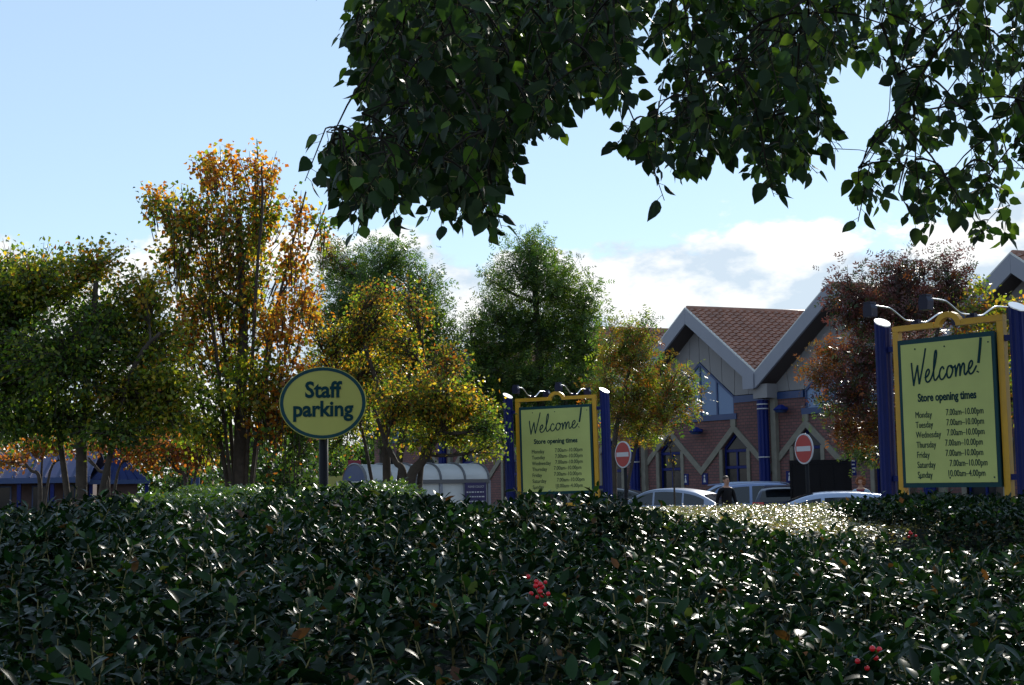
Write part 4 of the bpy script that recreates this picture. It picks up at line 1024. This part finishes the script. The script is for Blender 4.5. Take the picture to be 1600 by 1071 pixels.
NL['sap'] = make_tree('sapling', 'thin dark sapling standing before the silver saloon car', 1054, 33.0,
    [([(1054,785,0),(1053,750,0),(1049,715,0),(1044,685,0)], 0.028)], [(1046,690,10,14,'bronze'),(1050,720,6,10,'bronze')], T_mid, 0.07, 4, 2.0, L_tree, 50, 0.08)
# dense shrubs closing the view under the left trees
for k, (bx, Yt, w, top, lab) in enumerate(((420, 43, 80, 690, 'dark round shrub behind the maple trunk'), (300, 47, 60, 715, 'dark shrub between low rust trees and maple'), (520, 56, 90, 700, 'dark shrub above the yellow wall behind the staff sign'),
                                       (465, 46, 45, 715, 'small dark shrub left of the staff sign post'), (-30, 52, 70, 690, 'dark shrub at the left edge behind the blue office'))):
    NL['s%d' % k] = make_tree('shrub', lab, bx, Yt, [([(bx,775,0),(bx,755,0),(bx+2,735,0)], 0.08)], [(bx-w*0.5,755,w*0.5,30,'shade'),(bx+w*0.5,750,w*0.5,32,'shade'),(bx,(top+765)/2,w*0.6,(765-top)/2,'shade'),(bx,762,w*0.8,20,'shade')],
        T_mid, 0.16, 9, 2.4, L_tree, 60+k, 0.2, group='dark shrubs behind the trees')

def tree_belt():
    rng = np.random.RandomState(77); n = 26000
    x = rng.uniform(-62, 8, n); y = 92 + rng.uniform(0, 12, n)
    top = 6.2 + bumps(x, x*0.3, 12, 1.1, 0.5) + bumps(x, x*0.7, 13, 0.5, 1.6)
    z = top*(1 - rng.rand(n)**1.5*0.97)
    pos = np.stack([x, y + 2.5*np.sin(z), z], 1)
    col = pick_colors(n, [(G_dark, 7), ((0.03, 0.055, 0.016), 3), (O_rust, 0.5)], rng)
    o = leaves('tree_belt', T_simple, pos, frames(rng.normal(size=(n, 3)), rng.normal(size=(n, 3)) + np.array([0, 0, 0.6])), rng.uniform(0.35, 0.7, n), col, L_tree)
    tag(o, 'far dark belt of trees along the horizon behind the left trees', 'trees', kind='stuff')
def bumps(x, y, seed, amp, f):
    rng = np.random.RandomState(seed); z = np.zeros_like(x)
    for _ in range(14):
        a = rng.uniform(0, 2*math.pi); k = f*rng.uniform(0.5, 2.0); z += np.sin((x*math.cos(a) + y*math.sin(a))*k + rng.uniform(0, 6.28))
    return z*amp/math.sqrt(14)
tree_belt()

# ------------------------------------------------------------------ overhanging tree above the camera's right
def canopy_tree():
    rng = np.random.RandomState(5)
    root = thing('overhanging_tree', 'large dark-leaved tree whose hanging boughs fill the top of the view', 'tree', (5.2, 8.2, 0))
    off = np.array([5.2, 8.2, 0.0])
    polys = [  # outline of the hanging boughs in the photograph and how thickly they are leaved
        ([(560,-40),(552,40),(560,95),(570,150),(600,185),(640,195),(700,300),(760,320),(790,255),(850,215),(905,165),(950,165),(980,95),(990,-40)], 1.1),
        ([(600,205),(540,245),(505,255),(530,330),(560,345),(620,318),(660,300),(690,335),(740,360),(780,335),(770,280),(800,230),(700,190)], 0.85),
        ([(990,-40),(1000,50),(1035,85),(1050,190),(1000,228),(970,238),(1000,262),(1045,285),(1130,285),(1160,255),(1200,300),(1255,296),(1280,245),(1285,150),(1318,95),(1330,-40)], 0.52),
        ([(1330,-40),(1345,90),(1392,150),(1380,235),(1338,285),(1338,318),(1400,345),(1470,350),(1545,385),(1600,362),(1660,355),(1660,-40)], 0.40)]
    def inside(x, y, poly):
        c = False; j = len(poly)-1
        for i in range(len(poly)):
            if (poly[i][1] > y) != (poly[j][1] > y) and x < (poly[j][0]-poly[i][0])*(y-poly[i][1])/(poly[j][1]-poly[i][1])+poly[i][0]: c = not c
            j = i
        return c
    sprig = []                                                  # hanging ends of twigs
    for poly, dens in polys:
        xs = [q[0] for q in poly]; ys = [q[1] for q in poly]
        area = (max(xs)-min(xs))*(max(ys)-min(ys)); n = int(area/270.0*dens)
        for _ in range(n):
            x, y = rng.uniform(min(xs), max(xs)), rng.uniform(min(ys), max(ys))
            if not inside(x, y, poly): continue
            Y = rng.uniform(4.7, 7.2) if rng.rand() < 0.62 else rng.uniform(7.2, 12.5)
            sprig.append(P(x, y - (0.10 + 0.05*rng.rand())*FPX/Y, Y))
        for _ in range(int(n*(2.4 if dens > 0.82 else 1.75 if dens > 0.5 else 0.15))):    # far side of the crown, thickened to shade the hedge
            x, y = rng.uniform(min(xs), max(xs)), rng.uniform(min(ys), max(ys))
            if inside(x, y + 15, poly):
                Y = rng.uniform(8.0, 14.5); sprig.append(P(x, y - 0.14*FPX/Y, Y))
    for _ in range(1700):                                        # rest of the crown above the frame, added to shade the hedge
        q = rng.normal(size=3); q /= np.linalg.norm(q); q *= rng.rand()**0.4
        w = Vector((2.8 + 5.2*q[0], 10.4 + 5.2*q[1], 7.0 + 3.2*q[2]))
        px, py, dep = project([w])
        if py[0] > -30 or w.z < 3.6: continue
        sprig.append(w)
    for x, y in ((497,242),(512,262),(528,318),(548,330),(520,285),(545,262),(560,300),(575,240),(590,320),(735,345),(748,330),(970,236),(985,244)):
        sprig.append(P(x + 22, y - 22, rng.uniform(4.9, 5.6)))
    # boughs: trunk out of the picture to the right, limbs arching left over the frame
    trunk = catmull([(5.2,8.2,0),(5.15,8.2,1.4),(5.0,8.2,2.8),(4.7,8.2,4.2),(4.2,8.3,6.0),(3.8,8.4,8.0)], 4)
    limbs = [catmull(q, 5) for q in ([(4.85,8.2,3.4),(3.6,7.6,4.7),(2.0,6.8,5.0),(0.6,6.3,4.6),(-0.6,6.0,4.0)], [(4.7,8.2,4.2),(3.2,9.4,5.4),(1.6,10.4,5.6),(0.2,10.8,5.2)],
             [(4.95,8.2,3.0),(4.0,7.0,4.3),(2.8,5.9,4.6),(1.6,5.4,4.3),(0.5,5.2,3.9)], [(4.3,8.3,5.6),(2.6,8.6,7.2),(1.0,8.6,8.0)], [(4.9,8.2,3.2),(4.6,6.8,4.2),(3.9,5.8,4.2),(3.0,5.2,3.7)],
             [(4.6,8.2,4.6),(5.8,8.9,6.0),(6.6,9.5,7.0)])]
    tm = MB(); tm.tube([Vector(q) - Vector(off) for q in trunk], [0.20*(1-0.55*i/(len(trunk)-1)) for i in range(len(trunk))], 12); tm.build('trunk', M_bark, root, smooth=True)
    bm = MB(); nodes = [Vector(q) for q in trunk[8:]]
    for lb in limbs:
        bm.tube([Vector(q) - Vector(off) for q in lb], [0.075*(1-0.78*i/(len(lb)-1)) for i in range(len(lb))], 8); nodes += [Vector(q) for q in lb]
    NA = np.array([list(q) for q in nodes]); rad = [0.02]*len(nodes)
    dist = [min((s-q).length for q in nodes) for s in sprig]
    for i in np.argsort(dist):
        s = sprig[i]; a = np.array(list(s)); d = np.linalg.norm(NA - a, axis=1) + 0.5*np.maximum(0, a[2] - NA[:, 2])
        j = int(d.argmin()); b0 = Vector(NA[j]); l = (s-b0).length
        if l > 0.03:
            tw = bez(b0, b0.lerp(s, 0.5) + Vector((0, 0, 0.16*l)), s, 4)
            bm.tube([q - Vector(off) for q in tw], [0.0065, 0.005, 0.004, 0.003], 3, cap=False)
            if l > 0.3: NA = np.vstack([NA, [list(tw[2])]])
        NA = np.vstack([NA, [a]])
    bm.build('branches', M_twig, root)
    # leaves: hang alternately from each drooping twig end
    pos, dirs, siz = [], [], []; tw = MB(); pet = MB()
    for s in sprig:
        k = rng.randint(5, 9); az = rng.uniform(0, 2*math.pi); lean = rng.uniform(0.2, 0.9); L_ = rng.uniform(0.10, 0.24)
        ax = np.array([math.cos(az)*lean, math.sin(az)*lean, -0.75]); ax /= np.linalg.norm(ax)
        a = np.array(list(s)); tw.tube([Vector(a - off), Vector(a + ax*L_ - off)], [0.003, 0.0018], 4, cap=False)
        for q in range(k):
            f = (q + 0.5)/k; side = rng.normal(size=3); side -= ax*side.dot(ax); side /= np.linalg.norm(side)
            d = ax*0.5 + side*rng.uniform(0.5, 1.0) + np.array([0, 0, -0.45]); d /= np.linalg.norm(d)
            r0 = a + ax*L_*f; r1 = r0 + (side*0.6 + d*0.6)*0.025
            if a[1] < 8: pet.tube([Vector(r0 - off), Vector(r1 - off)], 0.0012, 3, cap=False)
            pos.append(r1); dirs.append(d); siz.append(rng.uniform(0.042, 0.088)*(1.45 if a[1] > 8 else 1))
    tw.build('twigs', M_twig, root); pet.build('leaf_stalks', M_stalk, root)
    pos = np.array(pos); dirs = np.array(dirs); siz = np.array(siz); n = len(pos)
    nor = rng.normal(size=(n, 3)) + np.array([0, 0, 0.35])
    rot = frames(dirs, nor)
    col = pick_colors(n, [((0.012, 0.026, 0.011), 5), ((0.020, 0.042, 0.013), 4), ((0.07, 0.12, 0.02), 1.1)], rng)
    big = visible_biggest(pos + dirs*siz[:, None]*0.5, siz, 300, 16); rest = np.setdiff1d(np.arange(n), big)
    single_leaves(T_ovate, pos[big] - off, rot[big], siz[big], col[big], L_canopy, root)
    far = rest[pos[rest][:, 1] > 8]; rest = rest[pos[rest][:, 1] <= 8]
    o = leaves('foliage', T_ovate, pos[rest] - off, rot[rest], siz[rest], col[rest], L_canopy, root); o['kind'] = 'stuff'
    o = leaves('foliage', T_mid, pos[far] - off, rot[far], siz[far], col[far], L_canopy, root); o['kind'] = 'stuff'
    return n
NL['canopy'] = canopy_tree()

# ================================================================== hedges
def bumps(x, y, seed, amp, f):
    rng = np.random.RandomState(seed); z = np.zeros_like(x)
    for _ in range(14):
        a = rng.uniform(0, 2*math.pi); k = f*rng.uniform(0.5, 2.0); z += np.sin((x*math.cos(a) + y*math.sin(a))*k + rng.uniform(0, 6.28))
    return z*amp/math.sqrt(14)
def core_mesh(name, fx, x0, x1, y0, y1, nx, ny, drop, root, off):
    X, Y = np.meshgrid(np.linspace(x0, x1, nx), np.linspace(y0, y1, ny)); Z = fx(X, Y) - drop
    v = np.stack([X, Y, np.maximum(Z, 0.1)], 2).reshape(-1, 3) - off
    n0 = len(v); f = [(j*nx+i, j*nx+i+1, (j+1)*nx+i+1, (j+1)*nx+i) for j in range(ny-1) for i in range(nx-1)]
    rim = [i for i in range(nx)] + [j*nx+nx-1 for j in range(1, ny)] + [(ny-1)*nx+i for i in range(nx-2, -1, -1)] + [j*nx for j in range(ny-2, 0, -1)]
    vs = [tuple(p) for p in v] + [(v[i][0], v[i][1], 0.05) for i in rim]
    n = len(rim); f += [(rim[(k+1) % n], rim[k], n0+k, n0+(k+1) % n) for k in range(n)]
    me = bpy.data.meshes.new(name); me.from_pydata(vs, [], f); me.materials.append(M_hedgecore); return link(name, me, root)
def hedge(name, label, fx, region, n_sprig, per, leaf_len, tmpl, mat, pal, seed, stem, depth, singles=0, stalks=0.3, up=1.0, keep=None, group=None, upright=0.55, flat=1.0):
    x0, x1, y0, y1 = region; rng = np.random.RandomState(seed)
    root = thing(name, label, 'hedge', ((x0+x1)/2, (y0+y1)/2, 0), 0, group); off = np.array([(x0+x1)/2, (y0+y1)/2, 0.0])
    core_mesh('dark_core', fx, x0+0.05, x1-0.05, y0+0.05, y1-0.05, 60, 60, depth + 0.07, root, off)  # solid dark core added under the leaves to block light
    x = rng.uniform(x0, x1, n_sprig); y = rng.uniform(y0, y1, n_sprig)
    if keep is not None:
        k = keep(x, y); x, y = x[k], y[k]
    z = fx(x, y); e = 0.02
    g = np.stack([-(fx(x+e, y)-z)/e, -(fx(x, y+e)-z)/e, np.ones_like(x)], 1); g /= np.linalg.norm(g, axis=1, keepdims=True)
    a = g*0.6 + np.array([0, 0, up]) + rng.normal(size=(len(x), 3))*upright*0.6; a /= np.linalg.norm(a, axis=1, keepdims=True)
    dep = rng.rand(len(x))**1.3*depth
    L_ = stem*rng.uniform(0.6, 1.5, len(x)); tall = rng.rand(len(x)) < 0.03; L_[tall] *= 1.8; dep[tall] = 0
    base = np.stack([x, y, z], 1) - a*(dep + L_*0.6)[:, None]
    pos, dirs, ax_ = [], [], []
    side0 = np.cross(a, rng.normal(size=(len(x), 3))); side0 /= np.linalg.norm(side0, axis=1, keepdims=True); side1 = np.cross(a, side0)
    for q in range(per):
        t = (q + rng.rand(len(x)))/per; an = q*2.4 + rng.rand(len(x))*0.6
        s = side0*np.cos(an)[:, None] + side1*np.sin(an)[:, None]
        pos.append(base + a*(L_*t)[:, None]); dirs.append(s*rng.uniform(0.7, 1.1, (len(x), 1)) + a*((0.25 + 0.75*t)*flat)[:, None] + rng.normal(size=(len(x), 3))*0.15); ax_.append(a)
    pos = np.concatenate(pos); dirs = np.concatenate(dirs); ax_ = np.concatenate(ax_); n = len(pos)
    rot = frames(dirs, ax_ + rng.normal(size=(n, 3))*0.3); siz = leaf_len*rng.uniform(0.5, 1.35, n); col = pick_colors(n, pal, rng, 0.35)
    if singles:
        big = visible_biggest(pos, siz, singles, 14); rest = np.setdiff1d(np.arange(n), big)
        single_leaves(T_hedge3, pos[big] - off, rot[big], siz[big], col[big], mat, root)
    else: rest = np.arange(n)
    o = leaves('foliage', tmpl, pos[rest] - off, rot[rest], siz[rest], col[rest], mat, root); o['kind'] = 'stuff'
    if stalks:
        sm = MB()
        for i in np.where(rng.rand(len(x)) < stalks)[0]:
            b0 = Vector(base[i] - off - a[i]*0.03); sm.tube([b0, b0 + Vector(a[i]*(L_[i] + 0.035))], [0.0032, 0.0018], 3, cap=False)
        o = sm.build('stalks', M_stalk, root); o['kind'] = 'stuff'
    return root, off
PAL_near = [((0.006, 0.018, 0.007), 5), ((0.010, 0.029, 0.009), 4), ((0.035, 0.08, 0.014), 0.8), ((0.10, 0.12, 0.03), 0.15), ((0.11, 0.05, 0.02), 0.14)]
RX = [-3.6, -2.73, -1.8, -1.02, -0.34, 0.17, 0.45, 0.68, 1.0, 1.53, 2.05, 2.73, 3.6]
RZ = [1.38, 1.40, 1.43, 1.455, 1.43, 1.375, 1.34, 1.31, 1.27, 1.19, 1.14, 1.11, 1.11]
def near_top(x, y):
    ridge = np.interp(x*7.4/np.maximum(y, 4.5), RX, RZ); t = np.clip((y - 2.6)/(7.2 - 2.6), 0, 1)
    z = 1.0 + (ridge - 1.0)*(t**0.85)
    z = z - np.clip(y - 7.5, 0, 9)**2*0.55
    return z + bumps(x, y, 3, 0.042, 3.0) + bumps(x, y, 4, 0.024, 8.0)
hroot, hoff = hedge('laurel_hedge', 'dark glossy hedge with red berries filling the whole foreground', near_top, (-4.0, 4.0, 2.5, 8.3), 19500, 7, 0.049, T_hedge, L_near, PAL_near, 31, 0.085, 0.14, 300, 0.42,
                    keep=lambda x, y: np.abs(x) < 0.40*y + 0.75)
def berries(px, py, Y, n, seed):
    rs = random.Random(seed); c = P(px, py, Y); m = MB()
    for _ in range(n):
        q = c + Vector((rs.gauss(0, 0.016), rs.gauss(0, 0.012), rs.gauss(0, 0.018))); r = rs.uniform(0.0055, 0.0075); vs = []; fs = []
        for i in range(7):
            for j in range(9): vs.append(q + Vector((math.sin(math.pi*i/6)*math.cos(2*math.pi*j/9), math.sin(math.pi*i/6)*math.sin(2*math.pi*j/9), math.cos(math.pi*i/6)))*r)
        for i in range(6):
            for j in range(9): fs.append((i*9+j, (i+1)*9+j, (i+1)*9+(j+1) % 9, i*9+(j+1) % 9))
        m.add([p_ - Vector(hoff) for p_ in vs], fs)
    m.build('berry_cluster', M_berry, hroot, smooth=True)
def surf_Y(px, py):
    for Y in np.arange(2.8, 8, 0.03):
        q = P(px, py, Y)
        if q.z < near_top(np.array([q.x]), np.array([q.y]))[0] + 0.035: return Y
    return 7.3
for k, (px, py, n) in enumerate(((841, 925, 11), (851, 945, 3), (1362, 1028, 5), (1422, 834, 6))): berries(px, py, surf_Y(px, py), n, 70+k)
# taller shoots standing against the sign
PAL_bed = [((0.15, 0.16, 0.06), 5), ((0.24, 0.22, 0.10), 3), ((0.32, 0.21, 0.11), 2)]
flat = lambda h, s, am: (lambda x, y: h + bumps(x, y, s, am, 3.0))
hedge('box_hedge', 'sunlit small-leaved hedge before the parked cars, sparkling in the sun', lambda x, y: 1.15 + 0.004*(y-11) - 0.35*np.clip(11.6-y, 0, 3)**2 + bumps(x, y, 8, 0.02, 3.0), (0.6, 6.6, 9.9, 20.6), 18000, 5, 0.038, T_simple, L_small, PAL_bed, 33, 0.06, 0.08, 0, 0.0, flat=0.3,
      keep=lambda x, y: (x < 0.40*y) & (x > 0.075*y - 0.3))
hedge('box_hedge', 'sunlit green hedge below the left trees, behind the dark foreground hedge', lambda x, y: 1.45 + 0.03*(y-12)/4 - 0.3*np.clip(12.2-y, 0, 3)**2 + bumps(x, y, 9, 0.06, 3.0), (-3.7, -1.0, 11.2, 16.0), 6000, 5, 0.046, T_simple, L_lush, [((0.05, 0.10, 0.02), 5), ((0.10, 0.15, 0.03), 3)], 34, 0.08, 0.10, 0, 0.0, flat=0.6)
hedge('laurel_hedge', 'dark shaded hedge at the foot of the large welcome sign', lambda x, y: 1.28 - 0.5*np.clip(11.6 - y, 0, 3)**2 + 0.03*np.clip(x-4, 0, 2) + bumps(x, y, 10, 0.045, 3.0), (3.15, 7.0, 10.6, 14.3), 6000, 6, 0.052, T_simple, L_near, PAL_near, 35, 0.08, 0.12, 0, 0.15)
print('LEAVES', NL)
